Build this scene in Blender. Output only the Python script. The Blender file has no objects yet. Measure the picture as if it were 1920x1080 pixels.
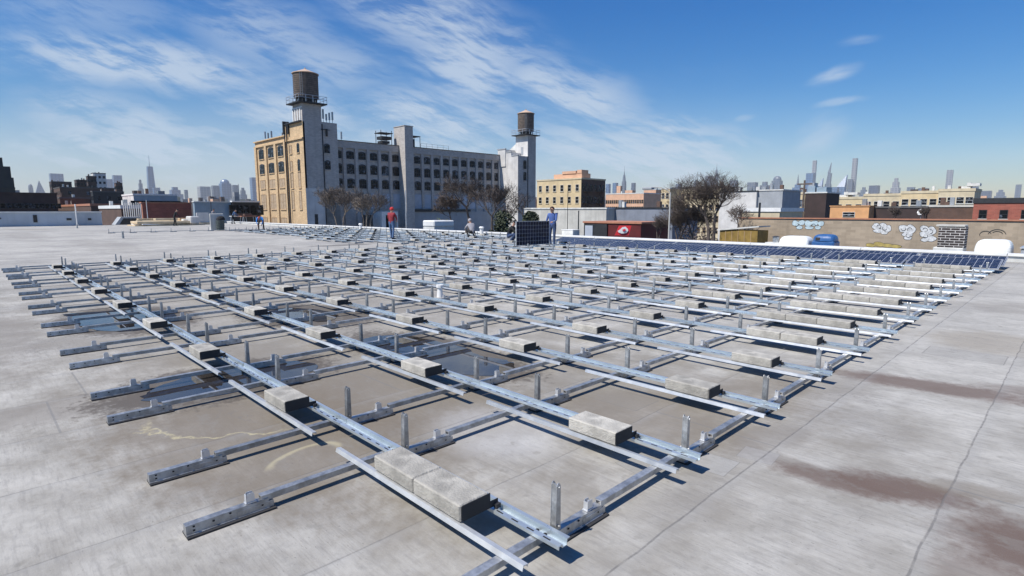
import bpy, math, random
import numpy as np
from mathutils import Vector, Matrix
random.seed(7)
sc = bpy.context.scene
# ---------------------------------------------------------------- camera
F, PITCH, YAW = 1049.4, 0.1384, -0.7968
CAM = np.array([1.669, -0.657, 1.6])
fw = np.array([math.sin(YAW)*math.cos(PITCH), math.cos(YAW)*math.cos(PITCH), -math.sin(PITCH)])
rt = np.array([math.cos(YAW), -math.sin(YAW), 0.0]); up = np.cross(rt, fw)
cam = bpy.data.cameras.new('camera'); co = bpy.data.objects.new('camera', cam); sc.collection.objects.link(co)
cam.sensor_width = 36; cam.lens = 36*F/1920; cam.clip_end = 30000; cam.clip_start = 0.05
co.location = CAM; co.rotation_euler = (math.pi/2-PITCH, 0, -YAW)
sc.camera = co
def ray(px, py): return fw + rt*(px-960)/F - up*(py-540)/F
def P(px, py, X=None, Y=None, Z=None, D=None):
    d = ray(px, py)
    t = D if D is not None else (X-CAM[0])/d[0] if X is not None else (Y-CAM[1])/d[1] if Y is not None else (Z-CAM[2])/d[2]
    return CAM + d*t
# ---------------------------------------------------------------- light
SUNV = Vector((-0.15, -0.70, 1.0)).normalized()
EL = math.asin(SUNV.z); AZ = math.atan2(SUNV.x, SUNV.y)
sd = bpy.data.lights.new('sun', 'SUN'); so = bpy.data.objects.new('sun', sd); sc.collection.objects.link(so)
sd.energy = 5.0; sd.angle = math.radians(0.5); sd.color = (1.0, 0.95, 0.88)
so.rotation_euler = SUNV.to_track_quat('Z', 'Y').to_euler(); so.location = (0, -20, 40)
sc.view_settings.view_transform = 'Standard'; sc.view_settings.look = 'None'
sc.view_settings.exposure = 0.25; sc.view_settings.gamma = 1
sc.render.engine = 'CYCLES'; sc.cycles.use_denoising = True
sc.cycles.max_bounces = 6; sc.cycles.volume_bounces = 1; sc.cycles.sample_clamp_indirect = 6

class NT:
    """tiny helper for building node trees"""
    def __init__(s, nt): s.t = nt; s.n = nt.nodes; s.l = nt.links
    def node(s, typ, ins=None, **kw):
        n = s.n.new(typ)
        for k, v in kw.items(): setattr(n, k, v)
        for k, v in (ins or {}).items(): s.put(n.inputs[k], v)
        return n
    def put(s, sock, v):
        if isinstance(v, bpy.types.NodeSocket): s.l.new(v, sock)
        else: sock.default_value = v
    def m(s, op, a, b=0.0, c=0.0, clamp=False):
        n = s.n.new('ShaderNodeMath'); n.operation = op; n.use_clamp = clamp
        s.put(n.inputs[0], a); s.put(n.inputs[1], b); s.put(n.inputs[2], c); return n.outputs[0]
    def vm(s, op, a, b=(0, 0, 0), out=0):
        n = s.n.new('ShaderNodeVectorMath'); n.operation = op; s.put(n.inputs[0], a); s.put(n.inputs[1], b); return n.outputs[out]
    def mix(s, f, a, b, bt='MIX'):
        n = s.n.new('ShaderNodeMix'); n.data_type = 'RGBA'; n.blend_type = bt
        s.put(n.inputs[0], f)
        for q, v in ((6, a), (7, b)):
            s.put(n.inputs[q], v if isinstance(v, bpy.types.NodeSocket) or len(v) == 4 else (*v, 1))
        return n.outputs[2]
    def noise(s, vec, scale, detail=4, rough=.55, out=0):
        n = s.n.new('ShaderNodeTexNoise'); n.noise_dimensions = '3D'
        s.put(n.inputs['Vector'], vec); n.inputs['Scale'].default_value = scale
        n.inputs['Detail'].default_value = detail; n.inputs['Roughness'].default_value = rough; return n.outputs[out]
    def rng(s, v, a, b, c=0.0, d=1.0, smooth=True):
        n = s.n.new('ShaderNodeMapRange'); n.interpolation_type = 'SMOOTHSTEP' if smooth else 'LINEAR'; n.clamp = True
        s.put(n.inputs[0], v); n.inputs[1].default_value = a; n.inputs[2].default_value = b
        n.inputs[3].default_value = c; n.inputs[4].default_value = d; return n.outputs[0]
    def mapping(s, vec, loc=(0, 0, 0), rot=(0, 0, 0), scale=(1, 1, 1), typ='TEXTURE'):
        n = s.n.new('ShaderNodeMapping'); n.vector_type = typ; s.put(n.inputs[0], vec)
        n.inputs[1].default_value = loc; n.inputs[2].default_value = rot; n.inputs[3].default_value = scale; return n.outputs[0]

# ---------------------------------------------------------------- sky
w = bpy.data.worlds.new('World'); sc.world = w; w.use_nodes = True
q = NT(w.node_tree); q.n.clear()
wo = q.node('ShaderNodeOutputWorld'); bg = q.node('ShaderNodeBackground')
sky = q.node('ShaderNodeTexSky', sky_type='NISHITA', sun_disc=False, sun_elevation=EL, sun_rotation=AZ, altitude=20, air_density=1.15, dust_density=0.35, ozone_density=3.0)
g = q.node('ShaderNodeTexCoord').outputs['Generated']
fh = Vector((math.sin(YAW), math.cos(YAW), 0)); rh = Vector((math.cos(YAW), -math.sin(YAW), 0))
df = q.vm('DOT_PRODUCT', g, tuple(fh), out=1); dr = q.vm('DOT_PRODUCT', g, tuple(rh), out=1)
sep = q.node('ShaderNodeSeparateXYZ', {0: g}); gz = sep.outputs[2]
dfc = q.m('MAXIMUM', df, 0.08)
U = q.m('DIVIDE', dr, dfc); V = q.m('DIVIDE', gz, dfc)
uv = q.node('ShaderNodeCombineXYZ', {0: U, 1: V, 2: 0.0}).outputs[0]
warp = q.vm('SCALE', q.vm('SUBTRACT', q.noise(uv, 3.0, 4, .6, out=1), (.5, .5, .5)), (0, 0, 0)); warp.node.inputs['Scale'].default_value = 0.075
uvw = q.vm('ADD', uv, warp)
def uvpx(px, py):
    d = ray(px, py); f_ = d@np.array(fh); return (d@np.array(rh))/f_, d[2]/f_
def band(x0, y0, x1, y1, wid, amt, soft=1.0):
    a = uvpx(x0, y0); b = uvpx(x1, y1)
    c = ((a[0]+b[0])/2, (a[1]+b[1])/2); L = math.hypot(b[0]-a[0], b[1]-a[1])/2; th = math.atan2(b[1]-a[1], b[0]-a[0])
    v = q.mapping(uvw, (*c, 0), (0, 0, th), (L*1.25, wid/F*1.5, 1))
    r = q.vm('LENGTH', v, out=1)
    return q.m('MULTIPLY', q.rng(r, 1.0, 0.1), amt)
st1 = q.noise(q.mapping(uvw, (0, 0, 0), (0, 0, -0.42), (0.9, 0.12, 1)), 3.6, 9, .66)
st2 = q.noise(q.mapping(uvw, (0.3, 0, 0), (0, 0, -0.10), (0.8, 0.16, 1)), 5.2, 9, .66)
st3 = q.noise(q.mapping(uvw, (0, 0, 0), (0, 0, 0.25), (0.5, 0.09, 1)), 2.5, 6, .6)
big = q.noise(uv, 2.2, 4, .6)
parts = [band(-60, 80, 560, 150, 46, 1.05), band(-60, 95, 330, 120, 30, .6), band(560, -60, 1080, 160, 70, .8), band(740, 60, 1010, 190, 70, .9),
         band(880, 120, 1240, 225, 50, .9), band(1050, 215, 1470, 285, 40, .75), band(300, 0, 700, 130, 60, .55), band(-100, 10, 400, 30, 50, .35),
         band(380, 190, 720, 240, 60, .75), band(640, 200, 1000, 250, 50, .9), band(0, 190, 330, 230, 45, .55), band(900, 270, 1500, 320, 60, .95),
         band(-50, 262, 560, 290, 55, .85), band(0, 335, 1100, 325, 70, .55), band(620, 255, 980, 275, 40, .8), band(160, 215, 420, 265, 40, .7), band(460, 90, 760, 150, 45, .55), band(1020, 265, 1480, 300, 40, .9)]
acc = parts[0]
for p_ in parts[1:]: acc = q.m('MAXIMUM', acc, p_)
left = q.m('MULTIPLY', acc, q.rng(q.m('ADD', q.m('MULTIPLY', st1, .6), q.m('MULTIPLY', st2, .5)), .44, .62, .16, 1.2))
pr2 = [band(1505, 168, 1612, 122, 13, 1.0), band(1515, 208, 1625, 188, 8, .8), band(1560, 82, 1650, 64, 8, .4), band(1470, 285, 1600, 235, 35, .6), band(1580, 290, 1720, 262, 8, .4), band(1370, 225, 1420, 215, 7, .4)]
ac2 = pr2[0]
for p_ in pr2[1:]: ac2 = q.m('MAXIMUM', ac2, p_)
right = q.m('MULTIPLY', ac2, q.rng(st3, .35, .65, .25, 1.0))
veil = q.m('MULTIPLY', q.rng(q.m('ADD', U, q.m('MULTIPLY', big, .5)), 0.95, -0.1), q.m('MULTIPLY', q.rng(V, .34, .04), q.rng(st2, .35, .75, .1, .55)))
cl = q.m('ADD', q.m('MAXIMUM', left, right), q.m('MULTIPLY', veil, .6), clamp=True)
low = q.m('MULTIPLY', q.m('MULTIPLY', q.rng(V, .23, .05), q.rng(U, .75, .15)), q.rng(big, .25, .60, .25, .62))
cl = q.m('MAXIMUM', cl, low)
cl = q.m('MULTIPLY', cl, q.rng(df, 0.02, 0.25))
SKYC = sky.outputs[0]
hs = q.node('ShaderNodeHueSaturation', {'Saturation': 1.50, 'Value': 1.12, 'Color': SKYC, 'Fac': 1.0}).outputs[0]
grade = q.mix(1.0, hs, q.mix(q.rng(gz, 0.0, .34, smooth=False), (0.80, 0.78, 0.92), (0.31, 0.80, 1.08)), 'MULTIPLY')
cloudc = (6.2, 7.2, 8.4, 1)
colr = q.mix(q.m('MULTIPLY', cl, .74), grade, cloudc)
q.put(bg.inputs['Color'], colr); bg.inputs['Strength'].default_value = 0.080
q.l.new(bg.outputs[0], wo.inputs['Surface'])

# ---------------------------------------------------------------- helpers
ORG = {}
class MB:
    def __init__(s): s.v = []; s.f = []; s.m = []
    def face(s, pts, mi=0):
        k = len(s.v); s.v += [tuple(map(float, p)) for p in pts]; s.f.append(tuple(range(k, k+len(pts)))); s.m.append(mi); return s
    def box(s, x0, y0, z0, x1, y1, z1, mi=0):
        k = len(s.v); s.v += [(x, y, z) for z in (z0, z1) for y in (y0, y1) for x in (x0, x1)]
        for f in ((0, 2, 3, 1), (4, 5, 7, 6), (0, 1, 5, 4), (2, 6, 7, 3), (0, 4, 6, 2), (1, 3, 7, 5)):
            s.f.append(tuple(k+i for i in f)); s.m.append(mi)
        return s
    def bbox(s, x0, y0, z0, x1, y1, z1, b, mi=0):
        """box with chamfered edges"""
        k = len(s.v); c = [((x0+x1)/2, (y0+y1)/2, (z0+z1)/2), ((x1-x0)/2, (y1-y0)/2, (z1-z0)/2)]
        import itertools
        idx = {}
        for sg in itertools.product((-1, 1), repeat=3):
            for a in range(3):
                h = [c[1][i]-(0 if i == a else b) for i in range(3)]
                idx[sg, a] = len(s.v); s.v.append(tuple(c[0][i]+sg[i]*h[i] for i in range(3)))
        def add(fl):
            pts = [Vector(s.v[i]) for i in fl]; n = (pts[1]-pts[0]).cross(pts[2]-pts[0]); ctr = sum(pts, Vector())/len(pts)-Vector(c[0])
            s.f.append(tuple(fl if n.dot(ctr) > 0 else fl[::-1])); s.m.append(mi)
        for a in range(3):
            o = [i for i in range(3) if i != a]
            for sa in (-1, 1):
                fl = []
                for u_, v_ in ((-1, -1), (1, -1), (1, 1), (-1, 1)):
                    sg = [0]*3; sg[a] = sa; sg[o[0]] = u_; sg[o[1]] = v_; fl.append(idx[tuple(sg), a])
                add(fl)
            for u_ in (-1, 1):
                for v_ in (-1, 1):
                    sg = [0]*3; sg[o[0]] = u_; sg[o[1]] = v_; s1 = sg[:]; s2 = sg[:]; s1[a] = -1; s2[a] = 1
                    add([idx[tuple(s1), o[0]], idx[tuple(s2), o[0]], idx[tuple(s2), o[1]], idx[tuple(s1), o[1]]])
        for sg in itertools.product((-1, 1), repeat=3): add([idx[sg, 0], idx[sg, 1], idx[sg, 2]])
        return s
    def cyl(s, p, q_, r0, r1=None, n=8, mi=0, caps=True):
        r1 = r0 if r1 is None else r1; p = Vector(p); q_ = Vector(q_); d = (q_-p)
        if d.length < 1e-9: return s
        d.normalize(); a = d.orthogonal().normalized(); b = d.cross(a); k = len(s.v)
        for c, r in ((p, r0), (q_, r1)):
            for i in range(n):
                t = 2*math.pi*i/n; s.v.append(tuple(c+a*math.cos(t)*r+b*math.sin(t)*r))
        for i in range(n):
            j = (i+1) % n; s.f.append((k+i, k+j, k+n+j, k+n+i)); s.m.append(mi)
        if caps:
            s.f.append(tuple(k+i for i in range(n))[::-1]); s.f.append(tuple(k+n+i for i in range(n))); s.m += [mi, mi]
        return s
    def prof(s, pts, axis, a0, a1, mi=0, closed=True, caps=True):
        """extrude a 2-D outline along an axis; x: pts are (y,z); y: pts are (x,z); z: pts are (x,y)"""
        k = len(s.v); n = len(pts)
        for a in (a0, a1):
            for (p0, p1) in pts: s.v.append((a, p0, p1) if axis == 'x' else (p0, a, p1) if axis == 'y' else (p0, p1, a))
        for i in range(n if closed else n-1):
            j = (i+1) % n; s.f.append((k+i, k+j, k+n+j, k+n+i)); s.m.append(mi)
        if caps and closed: s.f += [tuple(k+i for i in range(n))[::-1], tuple(k+n+i for i in range(n))]; s.m += [mi, mi]
        return s
    def build(s, name, mats, parent=None, smooth=False, local=False):
        me = bpy.data.meshes.new(name); o = None
        v = s.v
        if parent is not None and not local:
            og = ORG[parent.name]; v = [(a-og[0], b-og[1], c-og[2]) for a, b, c in v]
        me.from_pydata(v, [], s.f); me.polygons.foreach_set('material_index', s.m)
        if smooth: me.polygons.foreach_set('use_smooth', [True]*len(s.f))
        for m_ in (mats if isinstance(mats, (list, tuple)) else [mats]): me.materials.append(m_)
        me.update()
        o = bpy.data.objects.new(name, me); sc.collection.objects.link(o)
        if parent is not None: o.parent = parent; ORG[o.name] = ORG[parent.name] if not local else (0, 0, 0)
        else: ORG[o.name] = (0, 0, 0)
        return o
def tag(o, label=None, cat=None, group=None, kind=None):
    for k, v in (('label', label), ('category', cat), ('group', group), ('kind', kind)):
        if v: o[k] = v
    return o
def empty(name, loc, label=None, cat=None, group=None, kind=None):
    o = bpy.data.objects.new(name, None); sc.collection.objects.link(o); o.location = tuple(map(float, loc)); o.empty_display_size = .1
    ORG[o.name] = tuple(map(float, loc)); return tag(o, label, cat, group, kind)
def copytree(o, loc, label=None, rz=None):
    r = o.copy(); sc.collection.objects.link(r); r.location = loc
    if rz is not None: r.rotation_euler.z = rz
    if label: r['label'] = label
    for ch in o.children:
        c = ch.copy(); sc.collection.objects.link(c); c.parent = r
        for g_ in ch.children:
            d = g_.copy(); sc.collection.objects.link(d); d.parent = c
    return r
def part_copy(o, parent, loc):
    c = o.copy(); sc.collection.objects.link(c); c.parent = parent; c.location = loc
    for g_ in o.children:
        d = g_.copy(); sc.collection.objects.link(d); d.parent = c
    return c

# ---------------------------------------------------------------- materials
def mat(name, col, rough=.7, metal=0.0, var=.12, vs=3.0, bump=0.0, bs=40.0, spec=.5, coord='Object', streak=0.0, brick=None, emit=None):
    m_ = bpy.data.materials.new(name); m_.use_nodes = True; t = NT(m_.node_tree); b = t.n['Principled BSDF']
    b.inputs['Roughness'].default_value = rough; b.inputs['Metallic'].default_value = metal; b.inputs['Specular IOR Level'].default_value = spec
    tc = t.node('ShaderNodeTexCoord').outputs[coord] if coord != 'World' else t.node('ShaderNodeNewGeometry').outputs['Position']
    c4 = (*col, 1)
    if brick:
        bw, bh, mortar, cm = brick
        sp = t.node('ShaderNodeSeparateXYZ', {0: tc}); cv = t.node('ShaderNodeCombineXYZ', {0: t.m('ADD', sp.outputs[0], sp.outputs[1]), 1: sp.outputs[2], 2: 0.0}).outputs[0]
        br = t.node('ShaderNodeTexBrick', {'Vector': cv, 'Color1': c4, 'Color2': tuple(x*.78 for x in col)+(1,), 'Mortar': (*cm, 1), 'Scale': 1.0, 'Mortar Size': mortar, 'Brick Width': bw, 'Row Height': bh})
        base = br.outputs[0]
    else: base = None
    n1 = t.noise(tc, vs, 6, .6)
    f = t.rng(n1, .3, .7)
    lo = tuple(x*(1-var) for x in col); hi = tuple(min(1, x*(1+var)) for x in col)
    if base is None: base = t.mix(f, lo, hi)
    else: base = t.mix(1.0, base, t.mix(f, (1-var,)*3, (1+var*.3,)*3), 'MULTIPLY')
    if streak:
        n2 = t.noise(t.mapping(tc, scale=(1, 1, 14)), 1.3, 5, .65)
        base = t.mix(t.m('MULTIPLY', t.rng(n2, .45, .75), streak), base, tuple(x*.45 for x in col))
    t.put(b.inputs['Base Color'], base)
    t.put(b.inputs['Roughness'], t.rng(n1, .25, .75, max(.02, rough-.08), min(1, rough+.08)))
    if bump:
        bn = t.node('ShaderNodeBump', {'Height': t.noise(tc, bs, 5, .6), 'Strength': bump, 'Distance': .01}); t.put(b.inputs['Normal'], bn.outputs[0])
    return m_
M = {}
M['steel'] = mat('galvanised_steel', (.40, .41, .415), .40, .65, .30, 16, .10, 60)
M['steel_tray'] = mat('bright_galvanised', (.60, .665, .69), .33, .7, .08, 5)
M['strip'] = mat('mill_aluminium', (.60, .61, .61), .45, .5, .10, 9)
M['rubber'] = mat('rubber', (.03, .03, .032), .8)
M['hole'] = mat('dark_hole', (.01, .01, .012), .9)
M['block'] = mat('concrete_block', (.40, .38, .335), .95, 0, .26, 9, .8, 70)
M['alu'] = mat('aluminium', (.62, .63, .64), .38, .6, .08)
M['white'] = mat('white_paint', (.72, .72, .70), .6, 0, .08, 2)
M['dwhite'] = mat('weathered_white', (.60, .60, .57), .75, 0, .15, 1.2, streak=.35)
M['grey'] = mat('grey_paint', (.33, .35, .37), .8, 0, .1, .8, streak=.2)
M['fgrey'] = mat('painted_brick_grey', (.51, .475, .44), .9, 0, .12, .5, coord='World', streak=.25, brick=(.45, .16, .006, (.40, .39, .38)))
M['fgrey2'] = mat('grimy_block', (.24, .235, .22), .9, 0, .25, .6, coord='World', streak=.35, brick=(.9, .4, .012, (.18, .18, .17)))
M['cream'] = mat('cream_brick', (.66, .47, .27), .9, 0, .12, .7, coord='World', streak=.15, brick=(.45, .16, .006, (.55, .42, .27)))
M['cream2'] = mat('cream_brick_dark', (.42, .29, .17), .9, 0, .15, .7)
M['board'] = mat('boarded_panel', (.40, .30, .20), .85, 0, .2, 2)
M['fpanel'] = mat('blue_grey_infill', (.40, .44, .50), .8, 0, .1, .7, streak=.2)
M['fwhite'] = mat('white_render', (.60, .585, .56), .85, 0, .12, .6, coord='World', streak=.3)
M['dark'] = mat('dark_metal', (.035, .037, .04), .6, .3, .2)
M['frame'] = mat('dark_window_frame', (.05, .05, .055), .6)
def vary(m_, lo=.75, hi=1.12):
    t = NT(m_.node_tree); b = t.n['Principled BSDF']; src = b.inputs['Base Color'].links[0].from_socket
    rv = t.node('ShaderNodeObjectInfo').outputs['Random']
    t.put(b.inputs['Base Color'], t.mix(1.0, src, t.mix(rv, (lo,)*3, (hi,)*3), 'MULTIPLY'))
vary(M['block'], .82, 1.08); vary(M['steel_tray'], .85, 1.1); vary(M['steel'], .8, 1.15); vary(M['strip'], .8, 1.1)
def glass(name, col, rough=.12):
    m_ = bpy.data.materials.new(name); m_.use_nodes = True; t = NT(m_.node_tree); b = t.n['Principled BSDF']
    tc = t.node('ShaderNodeTexCoord').outputs['Object']; oi = t.node('ShaderNodeObjectInfo').outputs['Random']
    t.put(b.inputs['Base Color'], t.mix(t.rng(t.noise(t.vm('ADD', tc, t.node('ShaderNodeCombineXYZ', {0: t.m('MULTIPLY', oi, 40.0), 1: 0.0, 2: 0.0}).outputs[0]), 1.3, 2), .55, .66), tuple(x*.8 for x in col), tuple(min(1, x*14) for x in col)))
    b.inputs['Roughness'].default_value = rough; b.inputs['Specular IOR Level'].default_value = .22
    return m_
M['glass'] = glass('dark_window_glass', (.010, .012, .015), .25)
M['wood'] = mat('tank_staves', (.16, .125, .10), .9, 0, .3, 2.0, streak=.4)
M['tankroof'] = mat('tank_roof_wood', (.50, .36, .26), .85, 0, .15, 1.5)
M['bark'] = mat('bark', (.115, .09, .075), .95, 0, .25, 3)
M['barklight'] = mat('pale_bark', (.21, .175, .145), .95, 0, .25, 3)
M['ply'] = mat('plywood', (.58, .46, .30), .8, 0, .15, 2)
M['ivy'] = mat('ivy_leaves', (.045, .055, .03), .9, 0, .5, 3)
M['shrub'] = mat('shrub_leaves', (.16, .19, .08), .9, 0, .4, 3)
M['orange'] = mat('orange_brick', (.62, .33, .15), .9, 0, .12, .8, streak=.15)
M['redbrick'] = mat('red_brick', (.36, .11, .075), .9, 0, .15, .8, brick=(.5, .2, .012, (.30, .14, .11)))
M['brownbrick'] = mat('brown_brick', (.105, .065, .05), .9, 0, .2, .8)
M['darkbrick'] = mat('dark_brick', (.05, .034, .032), .9, 0, .25, .6)
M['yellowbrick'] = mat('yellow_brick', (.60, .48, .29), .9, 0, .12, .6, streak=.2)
M['palebrick'] = mat('pale_tan_brick', (.56, .48, .33), .9, 0, .12, .6, streak=.25)
M['peach'] = mat('peach_brick', (.62, .38, .25), .9, 0, .1, .6)
M['roofing'] = mat('tar_roofing', (.10, .10, .10), .95, 0, .2, .5)
M['metalwall'] = mat('blue_corrugated', (.28, .36, .42), .6, .2, .1, 1)
M['greywall'] = mat('grey_cladding', (.20, .22, .26), .7, 0, .12, .7, streak=.3)
M['concrete'] = mat('weathered_concrete', (.50, .49, .45), .9, 0, .15, .5, streak=.4)
M['tanwall'] = mat('tan_painted_wall', (.40, .325, .24), .9, 0, .18, .5, coord='World', streak=.45, brick=(.6, .2, .008, (.38, .31, .23)))
M['terracotta'] = mat('terracotta', (.40, .18, .11), .85)
M['blue'] = mat('blue_plastic', (.03, .10, .26), .35, 0, .1)
M['yellow'] = mat('yellow_board', (.25, .165, .04), .7, 0, .3, 1.5)
M['redsign'] = mat('red_sign', (.62, .03, .035), .5)
M['redwall'] = mat('red_shopfront', (.10, .010, .010), .7, 0, .2, 1)
M['black'] = mat('black_cloth', (.015, .015, .017), .9)
M['skin'] = mat('skin', (.42, .24, .17), .6)
M['domew'] = mat('white_acrylic', (.86, .86, .82), .35)
M['paint_white'] = mat('spray_white', (.56, .57, .57), .8, 0, .3, 6)
M['paint_black'] = mat('spray_black', (.05, .05, .05), .8)
M['paint_teal'] = mat('spray_pale_blue', (.45, .56, .60), .8, 0, .2, 4)
M['paint_yellow'] = mat('spray_yellow', (.40, .31, .10), .8, 0, .3, 3)

# roof membrane
def roof_mat():
    m_ = bpy.data.materials.new('roof_membrane'); m_.use_nodes = True; t = NT(m_.node_tree); b = t.n['Principled BSDF']
    pos = t.node('ShaderNodeNewGeometry').outputs['Position']
    sp = t.node('ShaderNodeSeparateXYZ', {0: pos}); x, y = sp.outputs[0], sp.outputs[1]
    n_big = t.noise(pos, .35, 5, .6); n_mid = t.noise(pos, 1.8, 6, .62); n_fine = t.noise(pos, 14, 6, .65); n_grain = t.noise(pos, 160, 3, .6)
    brush = t.noise(t.mapping(pos, scale=(1, .16, 1)), 5, 6, .65)
    base = t.mix(t.rng(n_mid, .3, .7), (.365, .35, .315), (.495, .476, .432))
    base = t.mix(t.m('MULTIPLY', t.rng(n_big, .45, .66), .6), base, (.29, .28, .265))
    base = t.mix(t.m('MULTIPLY', t.rng(brush, .45, .70), .50), base, (.25, .24, .225))
    base = t.mix(t.m('MULTIPLY', t.rng(n_fine, .50, .72), .42), base, (.23, .22, .205))
    streak_ = t.noise(t.mapping(pos, scale=(.9, .05, 1)), 5, 5, .7)
    base = t.mix(t.m('MULTIPLY', t.rng(streak_, .50, .66), t.m('MULTIPLY', t.rng(n_big, .35, .6), .38)), base, (.20, .19, .17))
    base = t.mix(t.m('MULTIPLY', t.rng(streak_, .44, .30), .22), base, (.56, .555, .54))
    # each roll of membrane is a little different
    roll = t.m('FLOOR', t.m('DIVIDE', t.m('SUBTRACT', x, .33), .93)); wn = t.node('ShaderNodeTexWhiteNoise', {'W': roll}, noise_dimensions='1D').outputs['Value']
    base = t.mix(1.0, base, t.mix(wn, (.90, .90, .90), (1.04, 1.04, 1.04)), 'MULTIPLY')
    def st(cx, cy, rx, ry, th, col, amt, edge=.35, nz=.9, ring=None):
        nonlocal base
        r = t.vm('LENGTH', t.mapping(pos, (cx, cy, 0), (0, 0, th), (rx, ry, 1000)), out=1)
        r = t.m('ADD', r, t.m('MULTIPLY', t.m('SUBTRACT', n_mid, .5), nz))
        r = t.m('ADD', r, t.m('MULTIPLY', t.m('SUBTRACT', n_fine, .5), .9))
        if ring: msk = t.m('MULTIPLY', t.rng(r, 1-ring*2, 1), t.rng(r, 1+ring, 1))
        else: msk = t.rng(r, 1+edge, 1-edge)
        base = t.mix(t.m('MULTIPLY', msk, amt), base, col)
    brown = (.16, .13, .095); grey = (.21, .19, .165); red = (.125, .085, .068); wet = (.075, .062, .052)
    st(-7.0, 2.4, 8.0, 3.0, 0, (.20, .178, .145), .56, .6, 2.2); st(-3.2, 1.4, 2.4, 1.2, .1, (.18, .155, .12), .5, .5, 2.4); st(-1.2, 3.6, 1.4, 1.0, .2, (.19, .165, .13), .4, .5, 2.2)
    st(-2.3, .8, 1.3, .85, .2, brown, .62); st(-4.0, -.5, .30, 1.3, 0, grey, .6); st(-8, -.6, 2.6, .5, 0, grey, .55)
    st(-2.4, 1.9, 1.4, .7, .3, brown, .4); st(-.6, 3.1, .8, .6, 0, brown, .45); st(-.2, 4.2, .5, .5, 0, brown, .35)
    st(-1.2, 2.0, .5, .4, 0, (.5, .5, .5), .4)
    st(.55, 2.98, .26, .10, -.1, grey, .7, .4, .8); st(.75, 2.93, .34, .13, .1, red, .8, .4, .9); st(1.05, 3.08, .36, .17, .3, red, .95, .4, .9); st(1.35, 3.35, .25, .12, .4, brown, .5)
    st(.80, 5.55, .85, .22, .15, red, .85, .4, .9); st(1.6, 6.0, .5, .2, .2, red, .5, .35, .8)
    st(1.62, 2.80, .30, .32, .5, red, .95, .5, 1.2); st(1.50, 2.38, .18, .22, .3, red, .5, .4, .6)
    st(.25, 3.35, .22, .35, 0, grey, .6, .4); st(.15, 4.9, .3, .5, 0, grey, .4, .5)
    st(1.1, 8.2, .8, .7, 0, (.30, .26, .20), .5); st(1.2, 11.5, 1.0, .8, 0, grey, .4)
    for c in ((-3.9, .97, .66, 1.05, 0), (-3.45, 3.02, 1.5, .60, .05), (-8.1, .95, 1.4, .85, .1), (-6.6, 3.0, 1.25, .85, .2)):
        st(*c, wet, .85, .14, .5)
    st(-22.2, 11.8, .5, 1.7, 0, (.14, .13, .12), .8, .2)
    st(-60, 3, 3.5, 1.0, .3, (.26, .23, .19), .6)
    for (cx, cy, rx, ry, a) in ((-12, 6, 3, .8, .45), (-15, 11, 2.2, 1.4, .35), (-5, 10, 3, 1.2, .35), (-30, 4, 7, 1.0, .3), (-25, 9, 4, .7, .25), (-45, 2, 8, .9, .3)):
        st(cx, cy, rx, ry, 0, grey, a, .5, 1.2)
    def patch(cx, cy, w_, h_, th, col, amt):
        nonlocal base
        sv = t.node('ShaderNodeSeparateXYZ', {0: t.mapping(pos, (cx, cy, 0), (0, 0, th), (w_/2, h_/2, 1000))})
        r = t.m('MAXIMUM', t.m('ABSOLUTE', sv.outputs[0]), t.m('ABSOLUTE', sv.outputs[1])); r = t.m('ADD', r, t.m('MULTIPLY', t.m('SUBTRACT', n_fine, .5), .05))
        base = t.mix(t.m('MULTIPLY', t.rng(r, 1.0, .985), amt), base, col)
        base = t.mix(t.m('MULTIPLY', t.m('MULTIPLY', t.rng(r, .97, .99), t.rng(r, 1.02, 1.0)), .5), base, (.13, .125, .12))
    patch(.10, 2.62, .34, .26, .05, (.34, .335, .32), .6); patch(-.12, 2.3, .3, .3, -.2, (.27, .265, .25), .55); patch(.30, 2.95, .22, .2, .1, (.31, .30, .29), .5)
    patch(-1.0, 3.25, .55, .35, 0, (.20, .18, .15), .5)
    patch(.85, 7.2, .7, .5, 0, (.27, .26, .24), .4); patch(-6, -.9, .9, .5, 0, (.3, .29, .27), .4); pass
    speck = t.noise(pos, 9, 2, .5); spk2 = t.noise(t.mapping(pos, scale=(1, .4, 1)), 31, 2, .5)
    base = t.mix(t.m('MULTIPLY', t.m('MULTIPLY', t.rng(spk2, .66, .72), t.rng(n_big, .40, .55)), .55), base, (.12, .11, .10))
    base = t.mix(t.m('MULTIPLY', t.rng(speck, .64, .74), .35), base, (.18, .17, .145))
    blot = t.noise(t.mapping(pos, scale=(1, .55, 1)), 3.6, 7, .72)
    base = t.mix(t.m('MULTIPLY', t.rng(blot, .52, .62), t.rng(n_big, .38, .58, .08, .34)), base, (.22, .21, .19))
    # pollen line round a dried puddle
    r = t.vm('LENGTH', t.mapping(pos, (-3.0, 1.1, 0), (0, 0, 0), (.66, .92, 1000)), out=1)
    r = t.m('ADD', r, t.m('MULTIPLY', t.m('SUBTRACT', n_mid, .5), .75))
    ym = t.m('MULTIPLY', t.m('MULTIPLY', t.m('MULTIPLY', t.rng(r, .965, 1.0), t.rng(r, 1.03, 1.0)), t.rng(n_fine, .35, .6, .3, 1.0)), t.m('MULTIPLY', t.rng(y, 1.0, .7), t.rng(x, -3.3, -3.0)))
    base = t.mix(t.m('MULTIPLY', ym, .6), base, (.55, .49, .28))
    r = t.vm('LENGTH', t.mapping(pos, (-1.75, .80, 0), (0, 0, .3), (.15, .26, 1000)), out=1)
    ym = t.m('MULTIPLY', t.m('MULTIPLY', t.rng(t.m('ADD', r, t.m('MULTIPLY', t.m('SUBTRACT', n_mid, .5), .9)), .8, 1.0), t.rng(r, 1.15, 1.0)), t.rng(x, -1.70, -1.80))
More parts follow.
